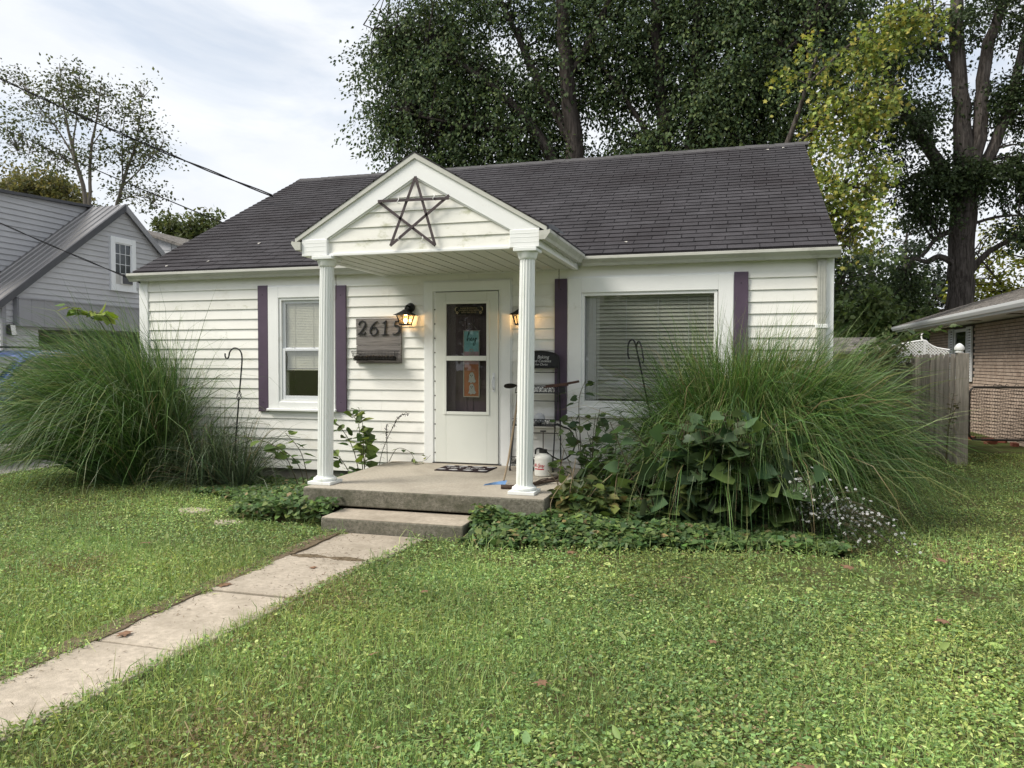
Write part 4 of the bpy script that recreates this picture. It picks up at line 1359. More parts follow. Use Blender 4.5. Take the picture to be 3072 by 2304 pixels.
for s, e in ((1, NF), (-1, NBK)):
    MB().hexa([(NX + .121, NPK, NPZ - .10), (NX + .145, NPK, NPZ - .10), (NX + .145, e - s * .22, NEZ - .27), (NX + .121, e - s * .22, NEZ - .27),
               (NX + .121, NPK, NPZ + .07), (NX + .145, NPK, NPZ + .07), (NX + .145, e - s * .22, NEZ - .10), (NX + .121, e - s * .22, NEZ - .10)]).build('rake_trim', 'dark_trim' if s > 0 else 'grey_panel', nroof)
DXX = -12.0                                # dormer cheek
dorm = MB().prism([(NPK - .05, NPZ), (NF - .2, NEZ + .0), (NF - .2, NPZ - .18), (NPK - .05, NPZ + .04)], 'x', NX - 7.9, DXX).build('dormer', 'grey_siding', nb_)
z = NEZ + .05
while z < NPZ - .1:
    ya = NF - .2
    yb_ = min(NPK - .1, NF + (z + .132 - NEZ) / ms)
    yb0 = min(NPK - .1, NF + (z - NEZ) / ms)
    MB().hexa([(DXX + .004, ya, z), (DXX + .026, ya, z), (DXX + .026, yb0, z), (DXX + .004, yb0, z), (DXX - .01, ya, z + .132), (DXX + .002, ya, z + .132), (DXX + .002, yb_, z + .132), (DXX - .01, yb_, z + .132)]).build('siding_board', 'grey_siding', dorm)
    z += .128
z = NEZ + .15
while z < NPZ - .3:
    MB().hexa([(NX - 7.9, NF - .226, z), (DXX, NF - .226, z), (DXX, NF - .204, z), (NX - 7.9, NF - .204, z), (NX - 7.9, NF - .202, z + .132), (DXX, NF - .202, z + .132), (DXX, NF - .19, z + .132), (NX - 7.9, NF - .19, z + .132)]).build('siding_board', 'grey_siding', dorm)
    z += .128
MB().prism([(NF - .55, NPZ - .16), (NPK + .1, NPZ + .05), (NPK + .1, NPZ + .11), (NF - .55, NPZ - .09)], 'x', NX - 7.9, DXX + .1).build('dormer_roof', 'dark_trim', dorm)
MB().box(NX - .02, NX + .03, NF - .03, NF + .06, G, NEZ - .1).build('corner_trim', 'grey_panel', nb_)
# window with air conditioner
wy0, wy1, wz0, wz1 = 6.47, 7.27, 2.955, 4.225


def frame_x(mb, y0, y1, z0, z1, w, x0, x1):
    mb.box(x0, x1, y0, y0 + w, z0, z1)
    mb.box(x0, x1, y1 - w, y1, z0, z1)
    mb.box(x0 + .001, x1 - .001, y0 + w, y1 - w, z1 - w, z1)
    mb.box(x0 + .001, x1 - .001, y0 + w, y1 - w, z0, z0 + w)
    return mb


nw = frame_x(MB(), wy0, wy1, wz0, wz1, .135, NX - .01, NX + .075).build('window', 'window_white', nb_, bevel=.004)
MB().box(NX - .01, NX + .034, wy0 + .13, wy1 - .13, wz0 + .13, wz1 - .13).build('pane', 'dark_glass', nw)
frame_x(MB(), wy0 + .13, wy1 - .13, wz0 + .13, wz1 - .13, .03, NX + .030, NX + .052).build('sash', 'window_white', nw)
for k in (1, 2):
    y = wy0 + .13 + (wy1 - wy0 - .26) * k / 3
    MB().box(NX + .033, NX + .044, y - .006, y + .006, wz0 + .41, wz1 - .15).build('muntin', 'window_white', nw)
for z in (3.83, 3.58):
    MB().box(NX + .033, NX + .046, wy0 + .15, wy1 - .15, z - .006, z + .006).build('muntin', 'window_white', nw)
MB().box(NX, NX + .09, wy0 - .02, wy1 + .02, wz0 - .03, wz0 + .01).build('sill', 'window_white', nw)
ac = thing('air_conditioner', 'white window air conditioner in the grey gable window', 'air conditioner', (NX + .15, 6.9, wz0 + .13))
MB().box(NX + .035, NX + .125, 6.74, 7.10, wz0 + .135, wz0 + .40).build('case', 'appliance', ac, bevel=.01)
MB().box(NX + .123, NX + .133, 6.765, 7.085, wz0 + .15, wz0 + .385).build('grille', 'dark_trim', ac)
acc = MB()
for i in range(8):
    acc.box(NX + .055, NX + .07, 6.615 + .014 * i, 6.622 + .014 * i, wz0 + .14, wz0 + .39)
acc.box(NX + .05, NX + .058, 6.61, 6.735, wz0 + .135, wz0 + .40)
acc.build('side_curtain', 'appliance', ac)
MB().box(NX - 3.19, NX - .05, NBK - .14, NBK - .125, G + .02, 1.95).box(NX - 3.195, NX - 3.18, 4.52, NBK - .15, G + .02, 1.95).box(NX - 3.17, NX - .05, 4.505, 4.515, G + .02, 1.95).build('carport_shade_sheets', 'dark_trim', nb_)  # thin dark sheets added over the grey walls, painting in the carport's deep shade
# flat canopy along the gable wall
cp = thing('carport_fascia', 'grey boarded fascia over the open carport of the grey house', 'fascia', (NX + .6, 6.5, 1.95))
CY0, CY1 = 3.90, 10.1
can = MB().box(NX + .02, NX + .14, CY0 + .02, CY1, 2.42, 2.50).build('canopy_roof', 'grey_panel', cp)
y = CY0
while y < CY1:
    MB().box(NX + .14, NX + .165, y + .003, y + .30, 1.95 + .0, 2.52).build('board', 'grey_panel', cp)
    y += .302
MB().box(NX + .02, NX + .185, CY0 - .01, CY1, 2.52, 2.55).build('cap_rail', 'grey_panel', cp)
MB().box(NX + .02, NX + .14, CY0 - .01, CY0 + .02, 1.95, 2.52).build('end_board', 'grey_panel', cp)
MB().box(NX + .018, NX + .138, CY0 + .03, CY1, 1.96, 1.98).build('under_boards', 'dark_trim', cp)
# floodlight
fl = thing('flood_light', 'small white floodlight on the corner of the grey house', 'floodlight', (NX + .1, 3.80, 1.85))
MB().box(NX + .017, NX + .05, 3.74, 3.84, 1.82, 1.92).build('mount', 'black_metal', fl)
MB().hexa([(NX + .05, 3.70, 1.78), (NX + .16, 3.72, 1.74), (NX + .16, 3.86, 1.74), (NX + .05, 3.88, 1.78), (NX + .05, 3.70, 1.96), (NX + .11, 3.72, 1.98), (NX + .11, 3.86, 1.98), (NX + .05, 3.88, 1.96)]).build('head', 'black_metal', fl, bevel=.008)
MB().hexa([(NX + .160, 3.735, 1.755), (NX + .165, 3.735, 1.755), (NX + .165, 3.845, 1.755), (NX + .160, 3.845, 1.755), (NX + .114, 3.735, 1.965), (NX + .119, 3.735, 1.965), (NX + .119, 3.845, 1.965), (NX + .114, 3.845, 1.965)]).build('lens', 'appliance', fl)
# far grey house behind
fh = thing('far_house', 'grey-sided gable of a second house behind the driveway', 'house', (-17.5, 16, G))
fw_ = MB().prism([(-22, G), (-13, G), (-13, 4.55), (-17.5, 5.98), (-22, 4.55)], 'y', 14, 22).build('wall', 'grey_siding', fh)
z = 3.6
while z < 5.8:
    k = max(0, (z + .2 - 4.55) / .318)
    MB().hexa([(-21.9 + k, 13.97, z), (-13.1 - k, 13.97, z), (-13.1 - k, 13.995, z), (-21.9 + k, 13.995, z), (-21.9 + k, 13.985, z + .2), (-13.1 - k, 13.985, z + .2), (-13.1 - k, 13.999, z + .2), (-21.9 + k, 13.999, z + .2)]).build('siding_board', 'grey_siding', fw_)
    z += .19
fr_ = MB()
for s in (-1, 1):
    fr_.hexa([(-17.5, 13.8, 6.0), (-17.5 + s * 4.8, 13.8, 4.47), (-17.5 + s * 4.8, 22, 4.47), (-17.5, 22, 6.0), (-17.5, 13.8, 6.09), (-17.5 + s * 4.8, 13.8, 4.56), (-17.5 + s * 4.8, 22, 4.56), (-17.5, 22, 6.09)])
fr_.build('roof', 'roof_old', fh)
ov = thing('opposite_house', 'brown house across the road, mirrored in the windows', 'house', (2, -36, G))
MB().box(-9, 14, -42, -34, G, 3.0).build('wall', 'brown_wall', ov)
MB().prism([(-33.4, 2.9), (-38, 5.6), (-42.6, 2.9)], 'x', -9.5, 14.5).build('roof', 'roof_old', ov)
for x in (-6, -1, 4, 9):
    MB().box(x, x + 1.6, -34.02, -33.97, .9, 2.3).build('window', 'dark_glass', ov)

# ================================================================ BRICK NEIGHBOUR HOUSE (right)
bh = thing('brick_house', 'tan brick ranch house with white eaves beside the fence', 'house', (12, 6, G))
BX, BY0, BY1, BZ = 8.5, -1.0, 14.4, 2.06
bwall = MB().box(BX + .02, BX + 8, BY0, BY1, G - .1, BZ).build('wall', 'mortar', bh)
brick_me = MB().box(-.014, .05, -.097, .097, -.0265, .0265).mesh('brick')
brick_me.materials.append(M['brick'])
allb = []
row, z = 0, G + .03
while z < BZ - .02:
    y = BY0 + .1 + (row % 2) * .103
    while y < BY1 - .1:
        if not (10.35 < y < 12.35 and z > .9):
            allb.append((y, z))
        y += .206
    z += .0675
    row += 1
allb.sort(key=lambda q: abs(q[0] - 7.5) + (0 if q[1] > -.3 else 3))
rest = MB()
for i, (y, z) in enumerate(allb):
    mw = Matrix.Translation((BX + .02 + random.uniform(-.002, .002), y, z))
    if i < 295:
        inst('brick', brick_me, bwall, mw)
    else:
        rest.hexa([tuple(mw @ v.co) for v in brick_me.vertices])
rest = rest.build('brick_field', 'brick', bwall, fix=False)
rest['kind'] = 'stuff'
# window with louvred shutters near the far end
bw = frame_x(MB(), 10.85, 11.85, .80, 1.98, .07, BX - .02, BX + .04).build('window', 'window_white', bh)
MB().box(BX - .0, BX + .02, 10.9, 11.8, .85, 1.93).build('pane', 'dark_glass', bw)
for y in (10.43, 11.88):
    sh = frame_x(MB(), y, y + .40, .78, 2.0, .05, BX - .045, BX - .01).build('louvre_shutter', 'window_white', bh)
    for i in range(18):
        z = .86 + .06 * i
        MB().hexa([(BX - .040, y + .05, z), (BX - .036, y + .05, z), (BX - .036, y + .35, z), (BX - .040, y + .35, z), (BX - .020, y + .05, z + .045), (BX - .016, y + .05, z + .045), (BX - .016, y + .35, z + .045), (BX - .020, y + .35, z + .045)]).build('louvre', 'window_white', sh)
EX = 7.82
MB().box(EX, BX + .1, BY0 - .6, BY1 + .6, BZ + .0, BZ + .03).build('soffit', 'window_white', bh)
MB().box(EX - .02, EX, BY0 - .6, BY1 + .6, BZ - .02, BZ + .13).build('fascia', 'window_white', bh)
MB().prism([(EX - .022, BZ + .02), (EX - .09, BZ + .02), (EX - .125, BZ + .075), (EX - .135, BZ + .12), (EX - .12, BZ + .125), (EX - .022, BZ + .11)], 'y', BY0 - .62, BY1 + .62).build('gutter', 'window_white', bh)
for y in (6.6, 9.0, 11.4):
    MB().box(EX + .22, EX + .45, y, y + .25, BZ - .006, BZ - .001).build('soffit_vent', 'stick_bark', bh)
broof = MB().add([(EX - .06, BY0 - .66, BZ + .13), (EX - .06, BY1 + .66, BZ + .13), (BX + 4, BY1 - 3.6, BZ + 1.75), (BX + 4, BY0 + 3.6, BZ + 1.75), (BX + 8.6, BY1 + .66, BZ + .13), (BX + 8.6, BY0 - .66, BZ + .13)],
                 [(0, 3, 2, 1), (1, 2, 4), (2, 3, 5, 4), (3, 0, 5), (0, 1, 4, 5)]).build('roof', 'roof_old', bh)
# shingle courses on the slope towards the fence
nsl = Vector((4.74, 0, 1.62)).normalized()
for k in range(16):
    d = .14 * k
    pa = Vector((EX - .07, 0, BZ + .132)) + nsl * d
    pb_ = pa + nsl * .16
    kk = d / 5.0 * 4.26
    MB().hexa([(pa.x, BY0 + kk, pa.z), (pa.x, BY1 + .66 - kk, pa.z), (pb_.x, BY1 + .66 - kk, pb_.z), (pb_.x, BY0 + kk, pb_.z),
               (pa.x, BY0 + kk, pa.z + .014), (pa.x, BY1 + .66 - kk, pa.z + .014), (pb_.x, BY1 + .66 - kk, pb_.z + .004), (pb_.x, BY0 + kk, pb_.z + .004)]).build('shingle_course', 'roof_old', broof)
for i, (x, y, a) in enumerate(((8.05, 7.6, 20), (8.3, 7.9, -35), (7.95, 8.4, 60), (8.35, 7.3, 85), (8.15, 8.1, 10))):
    o = inst('loose_brick', MB().box(-.10, .10, -.05, .05, 0, .065).mesh('loose_brick'), None, Matrix.Translation((x, y, G + .012)) @ Matrix.Rotation(R(a), 4, 'Z') @ Matrix.Rotation(R(rng.uniform(-8, 8)), 4, 'X'))
    o.data.materials.append(M['loose_brick'])
    tag(o, 'loose red brick lying behind the wire gate', 'brick', 'loose bricks behind the gate')

# ================================================================ FENCE, LATTICE, GATE
fn = thing('board_fence', 'weathered grey board fence behind the tall grass', 'fence', (6.66, 5.6, G))
me_b = MB().prism([(-.066, 0), (.066, 0), (.066, 1.60), (.03, 1.66), (-.03, 1.66), (-.066, 1.60)], 'x', -.010, .010).mesh('board')
me_b.materials.append(M['fence_wood'])
y = 4.44
i = 0
while y < 7.3:
    inst('board', me_b, fn, Matrix.Translation((6.62 + .012 * (i % 2), y, G + .01 + rng.normal(0, .008))) @ Matrix.Rotation(rng.normal(0, .012), 4, 'X') @ Matrix.Rotation(rng.normal(0, .02), 4, 'Z'))
    y += .147
    i += 1
for z in (.15, .75, 1.2):
    MB().box(6.645, 6.69, 4.38, 7.3, z, z + .085).build('rail', 'fence_wood', fn)
po = thing('fence_post', 'stout grey fence post with a white finial', 'post', (6.69, 4.27, G))
MB().box(6.625, 6.775, 4.20, 4.34, G - .2, 1.345).build('shaft', 'fence_wood', po, bevel=.008)
MB().lathe([(.055, 1.346), (.062, 1.356), (.045, 1.372), (.045, 1.380), (.068, 1.395), (.070, 1.425), (.055, 1.455), (.028, 1.482), (.006, 1.492)], (6.655, 4.27, 0), 20).build('finial', 'trim', po, smooth=True)
bk2 = thing('back_fence', 'old plank fence panel under the white lattice', 'fence', (6.2, 7.35, G))
for i in range(8):
    z = .0 + .16 * i
    MB().box(5.2, 6.75, 7.34, 7.365, z, z + .15).build('board', 'fence_wood', bk2)
la = thing('lattice_screen', 'white lattice panel with a curved top above the fence', 'lattice', (6.7, 7.3, 1.25))
LT = smooth_path([(6.28, 1.52), (6.5, 1.56), (6.83, 1.615), (6.92, 1.55), (7.05, 1.48), (7.27, 1.435)], 4)
ltop = lambda x: float(np.interp(x, [p[0] for p in LT], [p[1] for p in LT]))
MB().tube([(x, 7.31, z) for x, z in LT], .018, 6).build('top_rail', 'trim', la)
MB().box(6.84, 6.87, 7.30, 7.33, 1.20, 1.60).build('stile', 'trim', la)
MB().tube(smooth_path([(6.835, 7.31, 1.60), (6.80, 7.31, 1.66), (6.805, 7.31, 1.74), (6.83, 7.31, 1.76)], 4), .014, 6).build('finial_scroll', 'trim', la)
for s in (1, -1):
    for i in range(-8, 24):
        x0 = 6.24 + i * .052
        pts = [(x0 + s * t, 1.20 + t) for t in np.linspace(0, .45, 19)]
        pts = [p for p in pts if 6.28 < p[0] < 7.27 and p[1] < ltop(p[0])]
        if len(pts) > 2:
            MB().bar((pts[0][0], 7.305 + .006 * s, pts[0][1]), (pts[-1][0], 7.305 + .006 * s, pts[-1][1]), .018, .005, (0, 1, 0)).build('slat', 'trim', la)
ga = thing('wire_gate', 'low grey tube gate with wire mesh before the brick wall', 'gate', (7.95, 6.9, G))
gp = [(7.50, -.10), (7.50, .68), (7.56, .76), (8.38, .765), (8.44, .70), (8.44, -.10), (8.40, -.17), (7.56, -.18), (7.50, -.10)]
MB().tube([(x, 6.9, z) for x, z in gp], .022, 8).build('tube_frame', 'galvanised', ga)
for i in range(15):
    z = -.14 + .059 * i
    MB().tube([(7.51, 6.9, z), (8.43, 6.9, z + .004)], .0055, 5).build('wire', 'galvanised', ga)
zg = MB()
for i in range(22):
    x = 7.52 + .0418 * i
    zg.tube([(x + (.02 if j % 2 else 0), 6.9, -.15 + .059 * j) for j in range(16)], .0028, 4)
zg.build('wire_zigzag', 'galvanised', ga)
for x in (7.75, 7.9, 7.97, 8.08, 8.23):
    MB().tube([(x - .03, 6.9, .77), (x, 6.9, .82), (x + .04, 6.89, .80)], .006, 5).build('wire_end', 'galvanised', ga)
sd_ = thing('garden_shed', 'tan shed wall glimpsed behind the vine and lattice', 'shed', (6.0, 11, G))
MB().box(4.9, 6.6, 11, 13, G, 1.45).build('wall', 'tan_wall', sd_)
MB().box(6.0, 6.25, 10.97, 11, .9, 1.2).build('window', 'dark_glass', sd_)
MB().prism([(10.8, 1.40), (12, 1.75), (13.2, 1.40), (13.2, 1.46), (12, 1.82), (10.8, 1.46)], 'x', 4.7, 6.8).build('roof', 'roof_old', sd_)

# ================================================================ CARS


def car(name, label, paint, x, y, rz, group=None):
    t = thing(name, label, 'car', (x, y, G), group)
    t.rotation_euler = (0, 0, rz)

    def part(mb, nm, m, parent=None, smooth=True, sub=0, bevel=0):
        o = mb.build(nm, m, None, smooth=smooth, bevel=bevel)
        o.parent = parent or t
        if sub:
            s_ = o.modifiers.new('sub', 'SUBSURF')
            s_.levels = s_.render_levels = sub
        return o
    # body stations along the length (nose at -y): y, half width, sill z, belt z
    st = [(-2.32, .66, .42, .72), (-2.26, .80, .30, .88), (-1.9, .90, .24, .98), (-1.2, .93, .24, 1.05), (-.75, .93, .24, 1.10), (.4, .94, .24, 1.12), (1.5, .94, .24, 1.14), (2.1, .90, .28, 1.14), (2.30, .80, .36, 1.08)]
    b = MB()
    for yy, w, z0, z1 in st:
        b.v += [(-w * .9, yy, z0), (-w, yy, z0 + .18), (-w, yy, (z0 + z1) / 2 + .1), (-w * .93, yy, z1), (-w * .5, yy, z1 + .03), (w * .5, yy, z1 + .03), (w * .93, yy, z1), (w, yy, (z0 + z1) / 2 + .1), (w, yy, z0 + .18), (w * .9, yy, z0)]
    for i in range(len(st) - 1):
        b.f += [(10 * i + j, 10 * i + (j + 1) % 10, 10 * i + 10 + (j + 1) % 10, 10 * i + 10 + j) for j in range(10)]
    b.f += [tuple(range(9, -1, -1)), tuple(10 * (len(st) - 1) + j for j in range(10))]
    body = part(b, 'body', paint, sub=2)
    cs = [(-.98, .84, 1.06, 1.06), (-.28, .80, 1.06, 1.62), (.15, .76, 1.06, 1.72), (1.2, .76, 1.06, 1.74), (1.85, .74, 1.06, 1.68), (2.18, .78, 1.06, 1.10)]
    c = MB()
    for yy, w, z0, z1 in cs:
        k = (z1 - z0) / .68
        wr = w - .14 * k
        c.v += [(-w - .04, yy, z0), (-wr, yy, z1 - .05 * k), (-wr * .8, yy, z1), (wr * .8, yy, z1), (wr, yy, z1 - .05 * k), (w + .04, yy, z0)]
    for i in range(len(cs) - 1):
        c.f += [(6 * i + j, 6 * i + (j + 1) % 6, 6 * i + 6 + (j + 1) % 6, 6 * i + 6 + j) for j in range(6)]
    c.f += [tuple(range(5, -1, -1)), tuple(6 * (len(cs) - 1) + j for j in range(6))]
    part(c, 'cabin', paint, smooth=True, bevel=.03)
    # glazing, slightly proud of the cabin shell
    ws = MB().add([(-.76, -.93, 1.125), (.76, -.93, 1.125), (.62, -.31, 1.585), (-.62, -.31, 1.585)], [(0, 1, 2, 3)])
    ws.v = [(p[0], p[1] - .02, p[2] + .03) for p in ws.v]
    part(ws, 'windscreen', 'dark_glass', smooth=False)
    for s_ in (-1, 1):
        for ya, yb_ in ((-.55, .30), (.38, 1.15), (1.22, 1.78)):
            zt_ = 1.62
            q = lambda yy, zz: (s_ * (.862 - .20 * (zz - 1.06) / .68 + .018), yy, zz)
            part(MB().add([q(ya - (.22 if ya < 0 else 0), 1.16), q(yb_, 1.16), q(yb_ - (.05 if yb_ > 1.5 else 0), zt_), q(ya + (.28 if ya < 0 else 0), zt_ - (.06 if ya < 0 else 0))], [(0, 1, 2, 3)]), 'side_window', 'dark_glass', smooth=False)
        part(MB().tube([(s_ * .60, -.1, 1.745), (s_ * .60, .3, 1.785), (s_ * .60, 1.5, 1.785), (s_ * .60, 1.8, 1.72)], .018, 8), 'roof_rail', 'black_metal')
        part(MB().hexa([(s_ * .93, -.72, 1.10), (s_ * 1.10, -.70, 1.10), (s_ * 1.10, -.62, 1.10), (s_ * .93, -.62, 1.10), (s_ * .93, -.72, 1.24), (s_ * 1.10, -.70, 1.24), (s_ * 1.10, -.62, 1.24), (s_ * .93, -.62, 1.24)]), 'mirror', paint, smooth=False, bevel=.02)
        part(MB().hexa([(s_ * .56, -2.335, .74), (s_ * .80, -2.27, .76), (s_ * .84, -2.15, .78), (s_ * .56, -2.25, .76), (s_ * .56, -2.325, .86), (s_ * .78, -2.25, .88), (s_ * .84, -2.05, .90), (s_ * .56, -2.2, .88)]), 'headlight', 'curtain', smooth=False, bevel=.01)
        part(MB().box(min(s_ * .66, s_ * .86), max(s_ * .66, s_ * .86), 2.22, 2.31, .86, 1.06), 'tail_light', 'lamp_red', smooth=False, bevel=.01)
        for yy in (-1.42, 1.42):
            w = MB()
            w.lathe([(.20, -.10), (.33, -.10), (.355, -.06), (.355, .06), (.33, .10), (.20, .10)], (0, 0, 0), 28)
            w.v = [(s_ * .84 + v[2], yy + v[0], .355 + v[1]) for v in w.v]
            wo = part(w, 'wheel', 'tyre')
            rm = MB()
            rm.lathe([(.02, .112), (.19, .104), (.225, .108), (.225, .09)], (0, 0, 0), 20)
            rm.v = [(s_ * (.84 + v[2]), yy + v[0], .355 + v[1]) for v in rm.v]
            part(rm, 'rim', 'rim', wo)
    part(MB().box(-.5, .5, -2.345, -2.28, .52, .72), 'grille', 'black_metal', smooth=False, bevel=.01)
    an = MB().lathe([(.03, 1.745), (.03, 1.76), (.012, 1.79), (.008, 1.80)], (0, 1.1, 0), 8)
    part(an, 'antenna', 'black_metal')
    return t


car('parked_car', 'blue car on the driveway half hidden by tall grass', 'car_blue', -7.93, 1.10, 0)
car('parked_car', 'silver car parked at the kerb, mirrored in the picture window', 'car_silver', -.6, -13.2, R(90))

# ================================================================ OVERHEAD WIRES


def wire(label, a, b, sag, r, strands=1):
    a, b = Vector(a), Vector(b)
    m = MB()
    for k in range(strands):
        pts = []
        N_ = 60
        for i in range(N_ + 1):
            t = i / N_
            p = a.lerp(b, t) - Vector((0, 0, sag * 4 * t * (1 - t)))
            if strands > 1:
                w = 2 * PI * k / strands + t * 40
                p += Vector((0, math.cos(w), math.sin(w))) * r * 1.3
            pts.append(p)
        m.tube(pts, r, 5)
    tag(m.build('overhead_wire', 'wire_black', smooth=True), label, 'wire', 'wires to the house')


wire('thick twisted overhead wire ending at the roof of the white cottage', (-18.1, 5.0, 10.45), (-3.85, 2.45, 3.92), .22, .011, 2)
wire('thin overhead wire slanting down to the cottage roof edge', (-17.9, 5.86, 8.85), (-4.05, 1.5, 3.31), .10, .009)
wire('low twisted wire crossing before the grey house to the eave', (-17.5, 4.1, 6.75), (-4.19, -.10, 2.26), .12, .006, 2)

# ================================================================ TREES


def polyline(pts, n):
    """resample [(x,y,z,r)...] smoothly"""
    return np.array(smooth_path(pts, n))


def tree(name, label, limbs, lobes, leaf, size, per, clump, palette, weights=None, bark='bark', lmat='leaf_dark', droop=.35, group=None, wind=None, twig_r=.014, hang=0.0, tuft=.17):
    """limbs: lists of (x,y,z,r); lobes: (cx,cy,cz, rx,ry,rz, clumps). Leaves hang in sprays round clump centres joined to the limbs by twigs."""
    base = limbs[0][0]
    t = thing(name, label, 'tree', (base[0], base[1], G), group)
    wood = MB()
    sk = []
    for l in limbs:
        q = polyline(l, 6)
        q[:, :3] += np.c_[rng.normal(0, .03, (len(q), 2)), np.zeros(len(q))] * np.minimum(1, q[:, 3:4] * 4)
        wood.tube([p[:3] for p in q], [max(.008, p[3]) for p in q], 10 if l is limbs[0] else 7)
        for p in q:
            if p[3] < .30:
                sk.append(p[:3])
    sk = np.array(sk)
    C = []
    for cx, cy_, cz, rx, ry, rz, n in lobes:
        d = rand_dir(n)
        r = rng.random(n) ** .42
        C.append(np.array([cx, cy_, cz]) + d * r[:, None] * np.array([rx, ry, rz]))
    C = np.concatenate(C)
    tops = []
    for c in C:
        dd = np.linalg.norm((sk - c) * np.array([1, 1, .8]), axis=1) + np.maximum(0, sk[:, 2] - c[2]) * .6
        p = sk[np.argmin(dd)]
        if np.linalg.norm(p - c) < 6:
            m = (p + c) / 2 + np.array([rng.normal(0, .12), rng.normal(0, .12), .12 * np.linalg.norm(p - c)])
            wood.tube([tuple(p), tuple(m), tuple(c)], [twig_r * 1.8, twig_r, twig_r * .4], 4, cap=False)
    wood.build('trunk', bark, t, smooth=True, fix=False)
    n = len(C) * per
    ci = np.repeat(np.arange(len(C)), per)
    # each clump is a few sprays: short arcs along which the leaves sit
    nsp = 5
    sp_dir = unit(rng.normal(size=(len(C), nsp, 3)) * np.array([1, 1, .55]) + np.array([0, 0, .1 - hang]))
    k = rng.integers(0, nsp, n)
    s_ = rng.random(n) ** .7
    dirs = sp_dir[ci, k]
    pos = C[ci] + dirs * (s_ * clump * rng.uniform(.7, 1.3, n))[:, None] + rng.normal(0, clump * tuft, (n, 3))
    pos[:, 2] -= droop * s_ ** 2 * clump
    ld = unit(dirs * .8 + rng.normal(0, .6, (n, 3)) + np.array([0, 0, -droop * 1.3]) + (np.array(wind) if wind else 0))
    nr = unit(rng.normal(0, .55, (n, 3)) + np.array([0, 0, 1.0]))
    col = pick_cols(n, palette, weights, .11)
    cl = rng.normal(1, .15, len(C))
    col = np.clip(col * cl[ci][:, None], .004, 1)
    mesh_obj('crown', leaves_mesh('crown', leaf, pos, ld, nr, size * rng.uniform(.65, 1.25, n), col), lmat, t)
    return t


DARK = [(.060, .092, .040), (.074, .110, .043), (.048, .076, .038), (.098, .132, .046)]
tree('maple_tree', 'tall dark green maple with leaning left limb behind the porch roof',
     [[(-.8, 13, G, .40), (-.85, 13, 3, .34), (-.9, 13, 6.2, .28), (-1.15, 13, 9, .22), (-1.35, 13, 12, .15), (-1.3, 13, 15, .05)],
      [(-.9, 13, 4.6, .22), (-1.35, 13, 6.4, .19), (-2.15, 13, 7.9, .15), (-3.6, 12.8, 9.4, .10), (-5.4, 12.8, 10.6, .04)],
      [(-1.0, 13, 7.4, .16), (-2.2, 13.4, 9.6, .12), (-3.4, 13.4, 12.2, .06)],
      [(-1.2, 13, 9.2, .12), (-.2, 13.2, 11, .09), (.4, 13.2, 13, .04)],
      [(-2.2, 13, 7.9, .09), (-3.8, 12.6, 8.0, .06), (-5.8, 12.4, 8.5, .03)],
      [(-5.4, 12.8, 10.4, .03), (-7.4, 12.7, 11.4, .015)]],
     [(-5.5, 13.5, 9.7, 2.0, 1.7, 2.6, 210), (-3.4, 13.7, 8.4, 2.0, 1.7, 1.9, 170), (-6.7, 13.5, 11.0, 1.0, 1.0, .9, 36), (-6.9, 13.5, 9.0, .8, .9, .5, 22), (-5.6, 13.5, 7.2, 1.0, 1.0, .6, 36), (-4.6, 13.9, 12.4, 2.6, 1.8, 1.8, 120), (-1.0, 14.1, 10.6, 2.2, 1.8, 2.2, 150), (-1.9, 13.7, 7.4, 1.2, 1.0, .7, 36), (-.6, 14.1, 13.4, 2.6, 1.8, 1.6, 70)],
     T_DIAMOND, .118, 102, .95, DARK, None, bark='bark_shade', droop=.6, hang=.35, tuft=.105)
tree('maple_tree', 'tall dark green maple with twin stems behind the roof ridge',
     [[(1.9, 13.6, G, .34), (1.7, 13.6, 4, .28), (1.5, 13.6, 7.5, .21), (1.25, 13.6, 11, .15), (1.1, 13.6, 15, .05)],
      [(1.75, 13.6, 4.6, .20), (2.3, 13.7, 8, .16), (2.4, 13.7, 11, .12), (2.6, 13.7, 15, .05)],
      [(1.55, 13.6, 6.8, .10), (.6, 13.3, 8.4, .06), (-.2, 13.2, 9.6, .03)],
      [(2.2, 13.7, 7, .12), (3.6, 13.3, 8.6, .08), (5.2, 13, 9.8, .04)],
      [(2.35, 13.7, 9.4, .09), (3.8, 13.6, 11.4, .06), (5.0, 13.5, 12.6, .03)]],
     [(1.2, 14.2, 9.8, 2.0, 1.7, 2.0, 130), (.7, 14.0, 7.4, 1.3, 1.0, .7, 40), (3.0, 14.0, 8.0, 1.9, 1.7, 1.6, 150), (4.7, 13.8, 9.4, 1.9, 1.7, 2.0, 170), (3.6, 14.2, 11.6, 2.6, 1.8, 1.8, 140), (1.4, 14.4, 12.8, 2.2, 1.8, 1.6, 70), (5.9, 13.8, 11.2, 1.3, 1.4, 1.4, 70), (3.9, 13.7, 6.7, 1.2, 1.2, .7, 45), (2.2, 14.0, 6.6, 1.4, 1.1, .55, 44)],
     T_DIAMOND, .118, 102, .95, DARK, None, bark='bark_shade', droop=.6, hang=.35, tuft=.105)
YEL = [(.29, .33, .075), (.20, .26, .06), (.40, .38, .09), (.12, .175, .045), (.46, .41, .10)]
